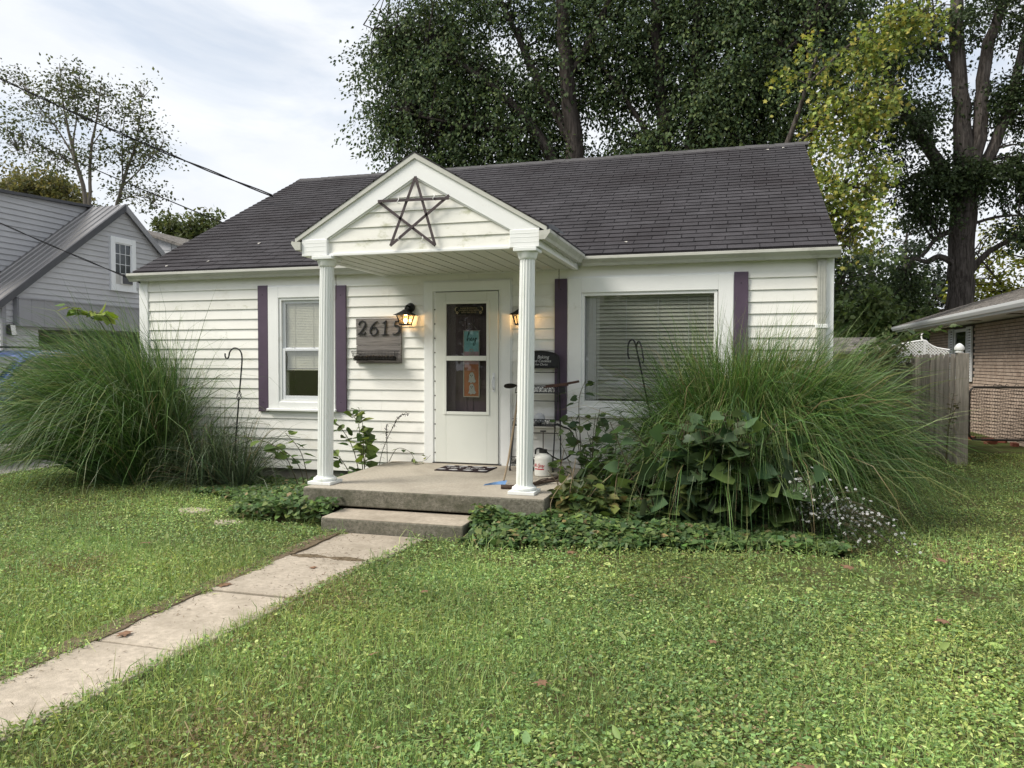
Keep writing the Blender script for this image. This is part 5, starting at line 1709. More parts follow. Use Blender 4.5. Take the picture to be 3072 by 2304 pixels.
tree('yellow_maple_tree', 'yellow-green maple spilling past the gable end of the cottage',
     [[(3.4, 10.6, G, .16), (3.5, 10.6, 2.5, .13), (3.9, 10.6, 4.4, .10), (4.5, 10.5, 6.0, .07), (5.2, 10.4, 8.2, .03)],
      [(4.1, 10.6, 4.8, .06), (5.0, 10.4, 5.4, .04), (6.2, 10.2, 5.1, .02)],
      [(4.5, 10.5, 6.0, .05), (5.6, 10.4, 6.9, .03), (6.8, 10.3, 7.4, .015)],
      [(5.0, 10.4, 7.6, .03), (6.2, 10.4, 8.6, .02), (7.4, 10.6, 9.0, .01)],
      [(4.6, 10.5, 5.0, .03), (5.4, 10.2, 4.4, .02), (5.9, 10.1, 3.7, .01)]],
     [(5.2, 10.4, 5.4, .9, .9, .9, 70), (5.9, 10.2, 4.6, .75, .8, .9, 64), (5.7, 10.4, 6.6, .9, .9, .8, 46), (6.4, 10.3, 7.2, .7, .8, .6, 34), (5.2, 10.4, 7.9, .8, .8, .8, 20), (7.2, 10.6, 8.95, .75, .6, .45, 46), (6.35, 10.4, 5.4, .5, .6, .6, 24), (6.2, 10.4, 8.3, .5, .5, .4, 18)],
     T_MAPLE, .10, 22, .46, YEL, [.24, .27, .14, .28, .07], lmat='leaf', droop=.7, twig_r=.008)
tree('oak_tree', 'massive furrowed trunk forking high above the brick house roof',
     [[(10.15, 18, G, .52), (10.15, 18, 2.5, .40), (10.15, 18, 4.6, .37), (10.2, 18, 6.4, .38), (10.15, 18, 8.6, .25), (9.95, 18, 11.5, .20), (9.9, 18, 16, .08)],
      [(10.15, 18, 5.9, .30), (9.75, 18, 6.9, .22), (9.0, 17.9, 8.2, .17), (8.2, 17.8, 9.6, .13), (7.3, 17.7, 11.9, .08), (6.6, 17.6, 13.5, .03)],
      [(10.25, 18, 6.4, .28), (10.6, 18, 8.4, .21), (10.8, 18.1, 10.6, .18), (11.5, 18.2, 13, .10)],
      [(10.3, 18, 6.2, .22), (11.1, 18.1, 8.0, .17), (11.7, 18.2, 10.2, .13), (12.1, 18.3, 13, .08)],
      [(10.0, 17.9, 4.2, .12), (9.5, 17.7, 4.45, .09), (9.1, 17.6, 4.3, .07), (8.7, 17.5, 4.35, .06), (8.45, 17.4, 3.6, .04), (8.2, 17.4, 3.3, .02)],
      [(10.0, 17.9, 5.3, .09), (9.4, 17.7, 5.0, .07), (9.0, 17.6, 4.5, .05), (8.5, 17.5, 4.4, .03)],
      [(10.35, 17.9, 3.9, .12), (10.8, 17.8, 4.5, .09), (11.6, 17.7, 5.0, .07), (12.6, 17.6, 5.6, .05)],
      [(10.3, 17.9, 5.4, .05), (11.2, 17.7, 5.6, .04), (12.4, 17.6, 5.5, .02)],
      [(9.6, 18, 7.2, .06), (8.9, 17.8, 7.0, .05), (8.0, 17.7, 6.6, .02)],
      [(9.95, 18, 10, .08), (9.4, 17.9, 11, .05), (9.2, 17.9, 12.6, .02)]],
     [(10.1, 17.6, 6.9, 1.0, .5, .55, 44), (9.1, 17.6, 6.7, 1.0, .9, .6, 42), (9.0, 17.5, 5.9, .7, .6, .4, 18), (8.0, 17.8, 8.6, 1.3, 1.3, 1.0, 60), (7.5, 17.8, 10.9, 1.5, 1.3, 1.2, 70), (9.2, 18.2, 11.6, 1.3, 1.2, 1.1, 50), (11.9, 18, 6.9, 1.1, 1.0, .9, 60), (12.2, 18.1, 9.2, 1.1, 1.0, 1.0, 50), (11.2, 18.4, 9.4, .9, .9, .9, 26), (11.6, 18.3, 12, 1.5, 1.2, 1.2, 50), (8.5, 17.4, 3.9, .5, .4, .4, 14), (11.9, 17.6, 5.2, .8, .6, .4, 20), (9.0, 18, 9.3, .8, .8, .6, 20)],
     T_DIAMOND, .118, 84, .75, [(.050, .070, .030), (.050, .075, .026), (.032, .052, .022)], None, droop=.45, hang=.2, tuft=.12)
# thicket behind the fence
for i, (x, y, h, r, lab, pal) in enumerate((
        (6.0, 21, 6.6, 2.0, 'dense dark tree right behind the cottage gable end', DARK),
        (8.4, 22.5, 5.6, 2.0, 'dense dark tree filling the gap left of the thick trunk', [(.095, .14, .052), (.115, .16, .056), (.075, .115, .046)]),
        (7.2, 17.0, 3.4, 1.5, 'low leafy tree over the garden shed', [(.12, .17, .06), (.095, .14, .05), (.15, .20, .062)]),
        (10.5, 27, 7.4, 2.6, 'bluish dark tree far behind the thick trunk', [(.045, .065, .036), (.04, .058, .034)]),
        (13.3, 21.5, 6.3, 2.4, 'sunny yellow-green tree above the brick house roof', [(.26, .28, .045), (.32, .32, .05), (.19, .23, .04)]),
        (3.0, 24, 7.5, 2.4, 'dark tree mostly hidden behind the shingle roof', DARK))):
    tree('thicket_tree', lab,
         [[(x, y, G, .16), (x + .1, y, h * .4, .12), (x - .1, y, h * .75, .07), (x, y, h, .02)], [(x, y, h * .35, .07), (x + r * .5, y - .3, h * .6, .04), (x + r * .8, y - .4, h * .75, .02)],
          [(x, y, h * .4, .07), (x - r * .5, y - .2, h * .65, .04), (x - r * .8, y - .3, h * .8, .02)]],
         [(x, y, h * .62, r, r * .8, h * .40, 150), (x - r * .45, y - .5, h * .38, r * .75, r * .6, h * .26, 80), (x + r * .5, y - .5, h * .42, r * .75, r * .6, h * .26, 80)],
         T_FOLD if i == 2 else T_DIAMOND, .17, 42, .5, pal, None, lmat='leaf', droop=.3, group='trees behind the fence')
# left side trees
BIR = [(.090, .110, .050), (.072, .088, .042), (.12, .135, .05), (.06, .072, .036)]


def spindly(name, label, limbs, lobes, size=.16, per=15, clump=.85, pal=BIR, w=(-.45, 0, .15)):
    return tree(name, label, limbs, lobes, T_DIAMOND, size, per, clump, pal, None, bark='bark_pale', lmat='leaf', droop=.25, wind=w, twig_r=.012, group='spindly trees behind the grey house')


spindly('birch_tree', 'spindly twin-stemmed tree swaying above the grey house ridge',
        [[(-24.9, 20, G, 0.13), (-25.2, 20, 8, 0.1), (-25.8, 20, 10.6, 0.08), (-26.4, 20, 13, 0.04), (-26.6, 20, 15, 0.015)],
         [(-25.0, 20, 6, 0.09), (-25.0, 20, 8.6, 0.08), (-24.9, 20, 10.8, 0.065), (-24.5, 20, 12.4, 0.04), (-24.2, 20, 14.2, 0.015)],
         [(-25.7, 20, 10.4, 0.05), (-26.8, 20, 12, 0.035), (-28.2, 20, 13.5, 0.015)], [(-25.7, 20, 10.2, 0.04), (-27, 20, 10.9, 0.025), (-29.2, 20, 11.2, 0.01)],
         [(-25.9, 20, 11.2, 0.04), (-25.6, 20, 13, 0.025), (-25.4, 20, 14.8, 0.01)], [(-24.9, 20, 11, 0.03), (-24, 20, 12, 0.015), (-23.4, 20, 12.8, 0.01)]],
        [(-28.2, 20, 12.6, 1.9, 1.0, 1.2, 60), (-26.4, 20, 13.6, 1.5, 1.0, 1.3, 80), (-24.7, 20, 12.8, 1.2, 1.0, 1.2, 60), (-27, 20, 10.8, 1.7, 1.0, .8, 44), (-29.0, 20, 14.6, 1.0, .7, .5, 16), (-24.8, 20, 10.6, 1.2, .9, .8, 26), (-29.3, 20, 11.4, .8, .6, .8, 16)])
spindly('birch_tree', 'spindly leaning tree nearest the cottage roof above the grey gable',
        [[(-24.0, 20.5, G, 0.11), (-24.1, 20.5, 7, 0.085), (-23.6, 20.5, 9.4, 0.075), (-22.9, 20.5, 11, 0.05), (-22.4, 20.5, 13.2, 0.015)],
         [(-23.7, 20.5, 9.2, 0.045), (-22.6, 20.5, 10.0, 0.03), (-21.4, 20.5, 11.0, 0.015)], [(-23.6, 20.5, 9.6, 0.035), (-23.6, 20.5, 11.2, 0.025), (-23.4, 20.5, 12.8, 0.01)], [(-23.9, 20.5, 8.6, 0.025), (-22.6, 20.5, 8.8, 0.015), (-21.6, 20.5, 8.2, 0.005)]],
        [(-22.9, 20.5, 12.2, .9, .8, 1.3, 50), (-22.0, 20.5, 10.8, 1.1, .9, .9, 44), (-23.4, 20.5, 10.6, .8, .7, .8, 34), (-22.4, 20.5, 8.8, 1.1, .8, .8, 26), (-23.5, 20.5, 9.0, .8, .6, .5, 14), (-22.8, 20.5, 13.6, .4, .4, .6, 10)])
tree('yellowing_tree', 'bronze-yellow tree top over the dormer roof',
     [[(-31, 23, G, .2), (-31, 23, 6, .14), (-31, 23, 9.5, .05)], [(-31, 23, 6, .08), (-29.5, 23, 8, .04), (-28.8, 23, 8.8, .02)]],
     [(-31, 23, 10.0, 2.0, 1.4, 1.1, 120), (-28.9, 23, 9.2, 1.2, 1.0, .8, 50), (-33, 23, 10.4, 1.6, 1.2, 1.2, 50)], T_DIAMOND, .22, 26, .6, [(.17, .16, .055), (.12, .125, .05), (.21, .19, .06), (.10, .11, .045)], None, lmat='leaf', droop=.3)
tree('small_tree', 'small round green tree peeking between the grey house and the cottage',
     [[(-22.8, 24, G, .18), (-22.8, 24, 4, .12), (-22.7, 24, 7, .04)], [(-22.8, 24, 4.4, .06), (-21.4, 24, 6.6, .02)], [(-22.8, 24, 4.2, .06), (-24.2, 24, 6.6, .02)]],
     [(-22.9, 24, 7.2, 1.9, 1.2, 1.0, 110), (-23.9, 24, 8.0, .8, .7, .7, 30), (-21.8, 24, 7.9, 1.2, .8, .8, 46)], T_DIAMOND, .24, 24, .5, [(.12, .15, .055), (.09, .12, .045), (.15, .17, .06)], None, lmat='leaf', droop=.1)
# street trees behind the viewpoint, seen only as reflections in the glass
for i, (x, y, h, lab) in enumerate(((-9, -31, 11, 'street tree farthest down the road'), (1, -33, 12, 'street tree across the road from the porch'), (11, -30, 10, 'street tree across the road from the gate'))):
    tree('street_tree', lab, [[(x, y, G, .3), (x, y, h * .4, .22), (x, y, h * .9, .05)], [(x, y, h * .35, .12), (x + 2, y, h * .6, .06)], [(x, y, h * .35, .12), (x - 2, y, h * .6, .06)]],
         [(x, y, h * .5, 5.0, 3, h * .46, 220)], T_DIAMOND, .42, 50, 1.4, DARK, None, lmat='leaf', droop=.3, group='trees across the road')

# ================================================================ TALL ORNAMENTAL GRASS
GR1 = [(.044, .100, .026), (.058, .122, .030), (.032, .076, .022), (.084, .152, .038), (.14, .185, .075)]


def clump(name, label, bases, n, lmin, lmax, spread, lean, wind, grav, width, pal=GR1, wts=None, tan=.06, group=None, segs=6, bias=(0, 0, 0), pale=0):
    t = thing(name, label, 'ornamental grass', (*bases[0][:2], G), group)
    bi = rng.integers(0, len(bases), n)
    B = np.array([b[:3] for b in bases])[bi]
    rad = np.array([b[3] for b in bases])[bi]
    az = rng.uniform(0, 2 * PI, n)
    rr = np.sqrt(rng.random(n)) * rad
    root = B + np.c_[rr * np.cos(az), rr * np.sin(az), np.zeros(n)]
    az2 = az + rng.normal(0, .5, n)
    th_ = np.abs(rng.normal(0, lean, n)) * (.35 + .65 * rr / rad) + .03
    d0 = np.c_[np.sin(th_) * np.cos(az2), np.sin(th_) * np.sin(az2), np.cos(th_)] + np.array(wind) * .35 + np.array(bias)
    ln = rng.uniform(lmin, lmax, n) * (1 - .12 * rng.random(n))
    col = pick_cols(n, pal, wts, .2)
    dry = rng.random(n) < tan
    col[dry] = np.array([.20, .165, .09]) * rng.uniform(.7, 1.1, (dry.sum(), 1))
    tip = np.clip(col * np.array([1.65, 1.5, 1.25]), 0, 1)
    W = np.array(wind)[None, :] * rng.uniform(.3, 1.5, (n, 1)) + rng.normal(0, .06, (n, 3)) * spread
    me = blades_mesh('blades', root, d0, ln, rng.uniform(.7, 1.25, n) * width, rng.uniform(.25, 2.1, n) * grav, W, col, segs, tip, curl=.035)
    o = mesh_obj('blades', me, 'blade', t)
    o['kind'] = 'stuff'
    if pale:                              # longer, wider pale blades that arch out over the front
        k = rng.integers(0, n, pale)
        az3 = rng.uniform(PI * 1.05, PI * 1.95, pale)
        d1 = np.c_[.55 * np.cos(az3), .55 * np.sin(az3), np.ones(pale)] + np.array(bias)
        c1 = pick_cols(pale, [(.15, .21, .10), (.20, .25, .14), (.11, .17, .07)], None, .15)
        me = blades_mesh('arching_blades', root[k], d1, rng.uniform(lmax * .55, lmax * .85, pale), rng.uniform(.009, .015, pale), rng.uniform(.8, 1.9, pale) * grav * 1.2, W[k], c1, 10, c1 * 1.2, curl=.015)
        mesh_obj('arching_blades', me, 'blade', t)['kind'] = 'stuff'
    return t


clump('ornamental_grass', 'huge tall grass clump blown left in front of the driveway', [(-3.85, -.55, G, .34), (-3.66, -.45, G, .20), (-4.08, -.65, G, .25)], 12500, 1.1, 2.9, 1, .34, (-.23, -.03, .0), .84, .0105, tan=.03, bias=(-.12, 0, 0), pale=160)
clump('ornamental_grass', 'low dark grass tuft around the basket-stem hook', [(-2.75, -.55, G, .16), (-2.35, -.6, G, .16), (-2.95, -.5, G, .12)], 1000, .6, 1.4, 1, .62, (.05, -.08, 0), 1.9, .008, pal=[(.070, .100, .055), (.085, .120, .065), (.055, .085, .045)], tan=.08)
clump('ornamental_grass', 'broad tall grass clump covering the picture window corner', [(3.30, -.62, G, .32), (3.52, -.62, G, .25)], 6800, 1.0, 2.35, 1, .34, (.04, -.01, 0), 1.0, .0105, tan=.03, pale=160)
clump('ornamental_grass', 'tallest grass clump leaning right past the gable corner', [(3.72, -.55, G, .32), (3.95, -.45, G, .25)], 10000, 1.0, 2.35, 1, .32, (.09, .0, 0), .98, .0105, tan=.05, bias=(.06, 0, 0), pale=200)


# ================================================================ LEAFY PLANTS
def sprout(name, label, stems, leaf, size, nleaf, pal, wts=None, lmat='leaf', spread=.5, cat='plant', start=.3, flat=.8, sr=.006, group=None, droop=.3, extra=None):
    """stems: lists of points; leaves sit along each stem, alternately, from 'start' upward"""
    b = stems[0][0]
    t = thing(name, label, cat, (b[0], b[1], b[2]), group)
    w = MB()
    P, D, S = [], [], []
    for st in stems:
        q = np.array(smooth_path(st, 5))
        w.tube([tuple(p) for p in q], [sr * (1.1 - .7 * i / len(q)) for i in range(len(q))], 5)
        k = len(q)
        for j in range(nleaf):
            u = start + (1 - start) * (j + rng.random()) / nleaf
            f = u * (k - 1)
            i = min(int(f), k - 2)
            p = q[i] + (q[i + 1] - q[i]) * (f - i)
            tg = q[i + 1] - q[i]
            tg = tg / (np.linalg.norm(tg) + 1e-9)
            a = rng.uniform(0, 2 * PI)
            d = np.array([math.cos(a), math.sin(a), rng.normal(0, .25)]) + tg * .5
            d[2] -= droop
            d /= np.linalg.norm(d)
            pet = size * rng.uniform(.2, spread)
            e = p + d * pet
            w.tube([tuple(p), tuple(e)], sr * .3, 3, cap=False)
            P.append(e)
            D.append(d)
            S.append(size * rng.uniform(.6, 1.15) * (1.0 if u < .85 else .75))
    w.build('stems', 'stem', t, fix=False)
    n = len(P)
    nr = unit(rng.normal(0, .45, (n, 3)) + np.array([0, -.15, flat]))
    mesh_obj('foliage', leaves_mesh('foliage', leaf, np.array(P), np.array(D), nr, np.array(S), pick_cols(n, pal, wts, .16)), lmat, t)
    return t


RB = [(.115, .18, .040), (.09, .145, .036), (.070, .118, .034), (.16, .22, .045)]
sprout('redbud_sapling', 'round-leaved sapling growing at the wall beside the porch slab',
       [[(-.78, -.42, G), (-.86, -.46, .15), (-1.0, -.5, .42), (-1.15, -.52, .55)], [(-.76, -.40, G), (-.78, -.45, .2), (-.80, -.48, .5), (-.92, -.5, .62)], [(-.74, -.40, G), (-.74, -.46, .15), (-.72, -.5, .42), (-.78, -.5, .68)],
        [(-.80, -.42, G), (-1.0, -.5, .05), (-1.2, -.55, .28)], [(-.76, -.42, G), (-.70, -.5, .1), (-.66, -.5, .3)]], T_HEART, .13, 14, RB, flat=.7, spread=.5, start=.22)
sprout('redbud_sapling', 'low branch of round leaves reaching left of the porch column',
       [[(-1.35, -.7, G), (-1.45, -.75, .05), (-1.75, -.85, .27), (-2.15, -.9, .36)], [(-1.4, -.72, G), (-1.55, -.8, .1), (-1.7, -.85, .22)], [(-1.3, -.7, G), (-1.35, -.8, .15), (-1.5, -.9, .40)]], T_HEART, .12, 8, RB, flat=1.1, spread=.4)
sprout('redbud_sapling', 'bright yellow-green sapling tip rising above the left grass clump',
       [[(-4.15, -.35, G), (-4.2, -.4, .9), (-4.45, -.5, 1.7), (-4.95, -.55, 1.93)], [(-4.15, -.35, G), (-4.18, -.4, 1.0), (-4.3, -.5, 1.72), (-4.6, -.5, 1.86)]], T_HEART, .17, 17, [(.20, .27, .045), (.25, .30, .05), (.15, .22, .04)], start=.72, flat=1.0, sr=.010, spread=.4)
sprout('trailing_vine', 'thin vine with pointed leaves creeping over the slab to the door',
       [[(-.58, -.12, .0), (-.45, -.16, .17), (-.28, -.18, .14), (-.20, -.2, .03)], [(-.55, -.15, .0), (-.35, -.2, .02), (-.12, -.18, .03), (-.03, -.14, .10)]], T_FOLD, .085, 5, RB, flat=.6, start=.35, sr=.004)
wd = thing('wilted_weed', 'dried dark weed spike bent against the siding', 'weed', (-.70, -.25, G))
for q in ([(-.70, -.25, G), (-.62, -.22, .12), (-.50, -.18, .42), (-.42, -.15, .56), (-.32, -.13, .585)], [(-.56, -.20, .0), (-.565, -.2, .3), (-.57, -.2, .46)]):
    p = smooth_path(q, 6)
    MB().tube(p, .004, 5).build('stalk', 'dead_stem', wd)
    sd2 = MB()
    for i in range(int(len(p) * .5), len(p)):
        for j in range(3):
            c = Vector(p[i]) + Vector(rng.normal(0, .008, 3))
            sd2.tube([c - Vector((0, 0, .006)), c + Vector((0, 0, .006))], [.006, .003], 5)
    sd2.build('seed_head', 'dead_stem', wd)
    wh = MB()
    for i in range(2, int(len(p) * .62)):
        a = rng.uniform(0, 2 * PI)
        c = Vector(p[i])
        wh.tube([c, c + Vector((.05 * math.cos(a), .03 * math.sin(a), .02)), c + Vector((.085 * math.cos(a), .05 * math.sin(a), .005))], .0014, 3)
    wh.build('dry_leaflets', 'dead_stem', wd)['kind'] = 'stuff'
DG = [(.056, .098, .036), (.072, .122, .040), (.046, .080, .034), (.10, .155, .042)]
vs2 = []
for i in range(44):
    x = rng.uniform(1.80, 2.75)
    y = rng.uniform(-.85, -.2)
    h = rng.uniform(.3, 1.0)
    vs2.append([(x, y, G), (x + rng.normal(0, .06), y - .05, G + h * .5), (x + rng.normal(0, .1), y - .08, G + h)])
vs2 += [[(1.85, -.4, G), (1.82, -.42, .4), (1.80, -.38, .8), (1.86, -.3, 1.02)], [(1.88, -.4, G), (1.8, -.45, .35), (1.72, -.42, .62)], [(1.9, -.4, G), (2.0, -.5, .45), (2.05, -.5, .72)]]
sprout('leafy_vine', 'tangled leafy vine climbing in front of the picture window sill', vs2, T_HEART, .105, 13, DG, flat=.45, spread=.6, start=.12)
sprout('leafy_vine', 'thin shoot with a few leaves reaching over the sprayer', [[(1.82, -.55, G), (1.75, -.6, .1), (1.66, -.65, .35), (1.56, -.68, .58)], [(1.84, -.6, G), (1.72, -.7, .08), (1.60, -.74, .16)]], T_HEART, .085, 7, RB, flat=.6, start=.35, sr=.004)
bs = []
for i in range(30):
    x = 3.30 + rng.normal(0, .25)
    bs.append([(x, -1.55, G), (x + rng.normal(0, .12), -1.6 - rng.random() * .1, G + .35), (x + rng.normal(0, .26), -1.72 - rng.random() * .2, G + rng.uniform(.45, 1.15))])
sprout('broadleaf_sapling', 'big-leaved dark sapling standing in front of the right grass', bs, T_HEART, .185, 14, [(.064, .108, .050), (.080, .128, .054), (.052, .088, .044), (.115, .17, .054)], flat=.6, spread=.55, start=.25, sr=.008)
bs = []
for i in range(5):
    x = 3.30 + rng.normal(0, .15)
    bs.append([(x, -1.5, G), (x + .05, -1.6, G + .2), (x + rng.normal(0, .2), -1.7, G + rng.uniform(.3, .5))])
sprout('broadleaf_sapling', 'small broad-leaved shoot low between grass and white asters', bs, T_HEART, .15, 5, [(.045, .075, .034), (.05, .085, .03)], flat=.7)
# hosta-like clump at the slab corner
hs_ = thing('hosta_clump', 'yellowing broad-leaved clump at the right porch corner', 'plant', (2.05, -1.5, G))
n = 330
az = rng.uniform(0, 2 * PI, n)
rr = np.sqrt(rng.random(n)) * .44
hp = np.c_[2.08 + rr * np.cos(az), -1.62 + rr * np.sin(az) * .9, G + .12 + .36 * (1 - (rr / .44) ** 2) * rng.uniform(.5, 1.1, n)]
mesh_obj('foliage', leaves_mesh('foliage', T_HEART, hp, np.c_[np.cos(az), np.sin(az), rng.normal(-.1, .4, n)], unit(np.c_[np.cos(az) * .5, np.sin(az) * .5 - .2, np.ones(n)] + rng.normal(0, .3, (n, 3))), rng.uniform(.06, .11, n),
         pick_cols(n, [(.085, .12, .035), (.12, .15, .04), (.06, .095, .03), (.20, .18, .07)], [.35, .25, .3, .1])), 'leaf', hs_)
w = MB()
for i in range(9):
    x, y = 2.08 + rng.normal(0, .16), -1.62 + rng.normal(0, .15)
    w.tube(smooth_path([(x, y, G), (x + rng.normal(0, .05), y, G + .3), (x + rng.normal(0, .12), y - .05, G + rng.uniform(.4, .75))], 4), .0035, 4)
w.build('dry_stalks', 'pole_wood', hs_, fix=False)
# asters
asr = thing('aster_plant', 'sprawling aster covered in tiny white flowers at the lawn edge', 'flowers', (3.95, -1.65, G))
st = MB()
FP = []
LP_ = []
for i in range(46):
    a = rng.uniform(-.9, .75)
    L_ = rng.uniform(.35, 1.0)
    p = smooth_path([(3.95 + rng.normal(0, .06), -1.62 + rng.normal(0, .06), G), (4.02 + .36 * L_ * math.sin(a + .5), -1.70 - .12 * L_, G + .34 * L_ + .1 * rng.random()),
                     (4.15 + .72 * L_ * math.sin(a + .45), -1.80 - .40 * L_ * math.cos(a), G + max(.05, (.62 - .55 * max(0, a + .3)) * L_))], 5)
    st.tube(p, .0028, 4, cap=False)
    for q in p[4:]:
        for j in range(5):
            LP_.append(np.array(q) + rng.normal(0, .02, 3))
    for q in p[5:]:
        for j in range(rng.integers(0, 3)):
            FP.append(np.array(q) + rng.normal(0, .035, 3) + np.array([0, -.01, .02]))
st.build('stems', 'stem', asr, fix=False)
LP_ = np.array(LP_)
n = len(LP_)
mesh_obj('foliage', leaves_mesh('foliage', T_DIAMOND, LP_, rand_dir(n), rand_dir(n, .8), rng.uniform(.02, .04, n), pick_cols(n, [(.05, .075, .035), (.07, .09, .04)]), wid=.5), 'leaf', asr)
FP = np.array(FP)
FP[:, 2] = np.maximum(FP[:, 2], G + .03)
n = len(FP)
k = 7
a = np.tile(np.arange(k) * 2 * PI / k, n)
fn_ = np.repeat(unit(rng.normal(0, .5, (n, 3)) + np.array([0, -.5, .8])), k, axis=0)
t1 = unit(np.cross(fn_, np.array([1., .2, .1])))
t2 = np.cross(fn_, t1)
dirs = t1 * np.cos(a)[:, None] + t2 * np.sin(a)[:, None]
mesh_obj('flowers', leaves_mesh('flowers', T_DIAMOND, np.repeat(FP, k, axis=0) + dirs * .002, dirs, fn_, np.repeat(rng.uniform(.009, .014, n), k), np.full((n * k, 3), .58), wid=.7), 'petal', asr)
# vine on the lattice, weed at the post
nv = 900
vp = np.c_[6.15 + rng.normal(0, .22, nv), 7.1 + rng.normal(0, .12, nv), 1.35 + rng.normal(0, .17, nv)]
vt = thing('lattice_vine', 'pale green vine heaped over the end of the lattice', 'vine', (6.1, 7.1, G))
MB().tube([(6.1, 7.1, G), (6.15, 7.1, .6), (6.1, 7.1, 1.4)], .02, 6).build('stems', 'stem', vt)
mesh_obj('foliage', leaves_mesh('foliage', T_DIAMOND, vp, rand_dir(nv, -.4), rand_dir(nv, .6), rng.uniform(.05, .09, nv), pick_cols(nv, [(.13, .16, .07), (.10, .13, .05), (.16, .18, .09)])), 'leaf', vt)
sprout('weed', 'skinny wilted weed leaning on the fence post', [[(6.45, 4.1, G), (6.48, 4.1, .2), (6.55, 4.12, .75)], [(6.46, 4.1, G), (6.5, 4.1, .3), (6.62, 4.1, .62)]], T_FOLD, .07, 22, [(.07, .075, .03), (.09, .08, .04)], start=.4, sr=.008)
sprout('sumac_frond', 'pinnate green frond arching out behind the right grass', [[(4.9, 1.2, G), (5.0, 1.2, .8), (5.3, 1.0, 1.45), (5.75, .9, 1.62)], [(4.9, 1.2, G), (4.95, 1.2, .8), (4.9, 1.1, 1.35), (5.2, 1.0, 1.5)]], T_FOLD, .13, 26, [(.07, .11, .035), (.09, .13, .04)], start=.55, sr=.010, spread=.2)

# ================================================================ GROUND COVER AND LAWN


def area_points(n, x0, x1, y0, y1):
    return rng.uniform(x0, x1, n), rng.uniform(y0, y1, n)


def bed(x, y):
    """planting beds along the front wall"""
    e = .10 * (fbm(x, y, 1.6, 31) - .5) + .05 * (fbm(x, y, 6.0, 33) - .5)
    left = (x > -2.5) & (x < -.56) & (y > -1.25 + e - .55 * np.clip((x + 2.2) / 1.2, 0, 1) - .3 * np.clip((x + 1.0) / .4, 0, 1)) & (y < 0)
    left2 = (x > -1.35) & (x < -.14) & (y > -2.25 + 2 * e) & (y < -1.4)
    right = (x > 1.2) & (x < 4.3) & (y > -2.62 + e * 5 + .62 * np.clip((x - 1.7) / 2.0, 0, 1)) & (y < 0)
    return (left | left2 | right) & ~((x > SX0 - .02) & (x < SX1 + .02) & (y > SY - .02)) & ~((x > -.17) & (x < 1.21) & (y > -2.45))


def lawn_ok(x, y):
    right_edge = .80 + .075 * np.clip(y + 2.5, -4, 0) + .09 * (fbm(x, y, 2.2, 5) - .5)
    left_edge = PX0 + .05 + .22 * (fbm(x, y, 3.4, 9) - .55)
    on_path = (x > left_edge) & (x < right_edge) & (y < -2.40) & (y > -11)
    house_ = (x > XL - .1) & (x < XR + .02) & (y > -.02) & (y < 8.2)
    por = (x > SX0 - .02) & (x < SX1 + .02) & (y > SY - .01) & (y < 0)
    stp = (x > -.17) & (x < 1.21) & (y > -2.445) & (y < -1.9)
    drv = (x < -6.05)
    sid = (x > 6.95) & (y > 5.7 + .6 * (fbm(x, y, 1, 3) - .5))
    return ~(on_path | house_ | por | stp | drv | sid | (y < -10.9) | (x > 8.45))


LG = np.array([(.205, .320, .100), (.260, .375, .120), (.148, .245, .086), (.36, .43, .17), (.180, .290, .115), (.295, .355, .11)])
DRY = np.array([(.26, .20, .10), (.20, .15, .075), (.32, .26, .14)])


def lawn_cols(x, y, dryp=.10, bright=1.0):
    n = len(x)
    c = LG[rng.integers(0, len(LG), n)] * np.clip(1 + rng.normal(0, .30, (n, 1)), .35, 1.9)
    f = fbm(x, y, .9, 41)
    c *= (0.66 + .78 * f)[:, None] * (.80 + .46 * fbm(x, y, .33, 43))[:, None] * bright * 1.06
    yl = np.clip((fbm(x, y, .6, 51) - .45) * 3, 0, 1)[:, None]
    c = c * (1 - .35 * yl) + .35 * yl * c * np.array([1.5, 1.15, .9])
    patch = np.clip((fbm(x, y, .9, 61) - .56) * 4, 0, 1)
    d = rng.random(n) < dryp * (.3 + 3.2 * patch)
    c[d] = DRY[rng.integers(0, 3, d.sum())] * (1 + rng.normal(0, .15, (d.sum(), 1)))
    return np.clip(c, .006, .9)


def near_view(x, y):
    """the part of the yard that gets the fine layers, with a margin of over a metre round what shows"""
    return (x > -(y + 5.7) * 1.1 - 1.6 - .5 * fbm(x, y, .8, 201)) & (x < 4.5 + (y + 5.1) * .32 + 1.7 + .5 * fbm(x, y, .8, 203)) & (y > -6.7)


def lawn_leaves(name, label, n, box, T, smin, smax, hmax, cover=0.5, flat=1.4, dry=.06, seed=71, where=None, wid=1.0, bright=1.0):
    x, y = area_points(n, *box)
    k = lawn_ok(x, y) & ~bed(x, y) & near_view(x, y) if where is None else where(x, y)
    f = fbm(x, y, 1.1, seed)
    k &= rng.random(n) < np.clip((f - .5) * 5 + cover, .2, 1)
    x, y = x[k], y[k]
    n = len(x)
    hgt = hmax * (.35 + .9 * fbm(x, y, 1.7, 81)) * rng.random(n) ** .8
    pos = np.c_[x, y, G + .004 + hgt]
    az = rng.uniform(0, 2 * PI, n)
    d = np.c_[np.cos(az), np.sin(az), rng.normal(.05, .35, n)]
    nr = unit(rng.normal(0, .42, (n, 3)) + np.array([0, 0, flat]))
    o = mesh_obj(name, leaves_mesh(name, T, pos, d, nr, rng.uniform(smin, smax, n), lawn_cols(x, y, dry, bright), wid), 'leaf')
    return tag(o, label, 'lawn', kind='stuff')


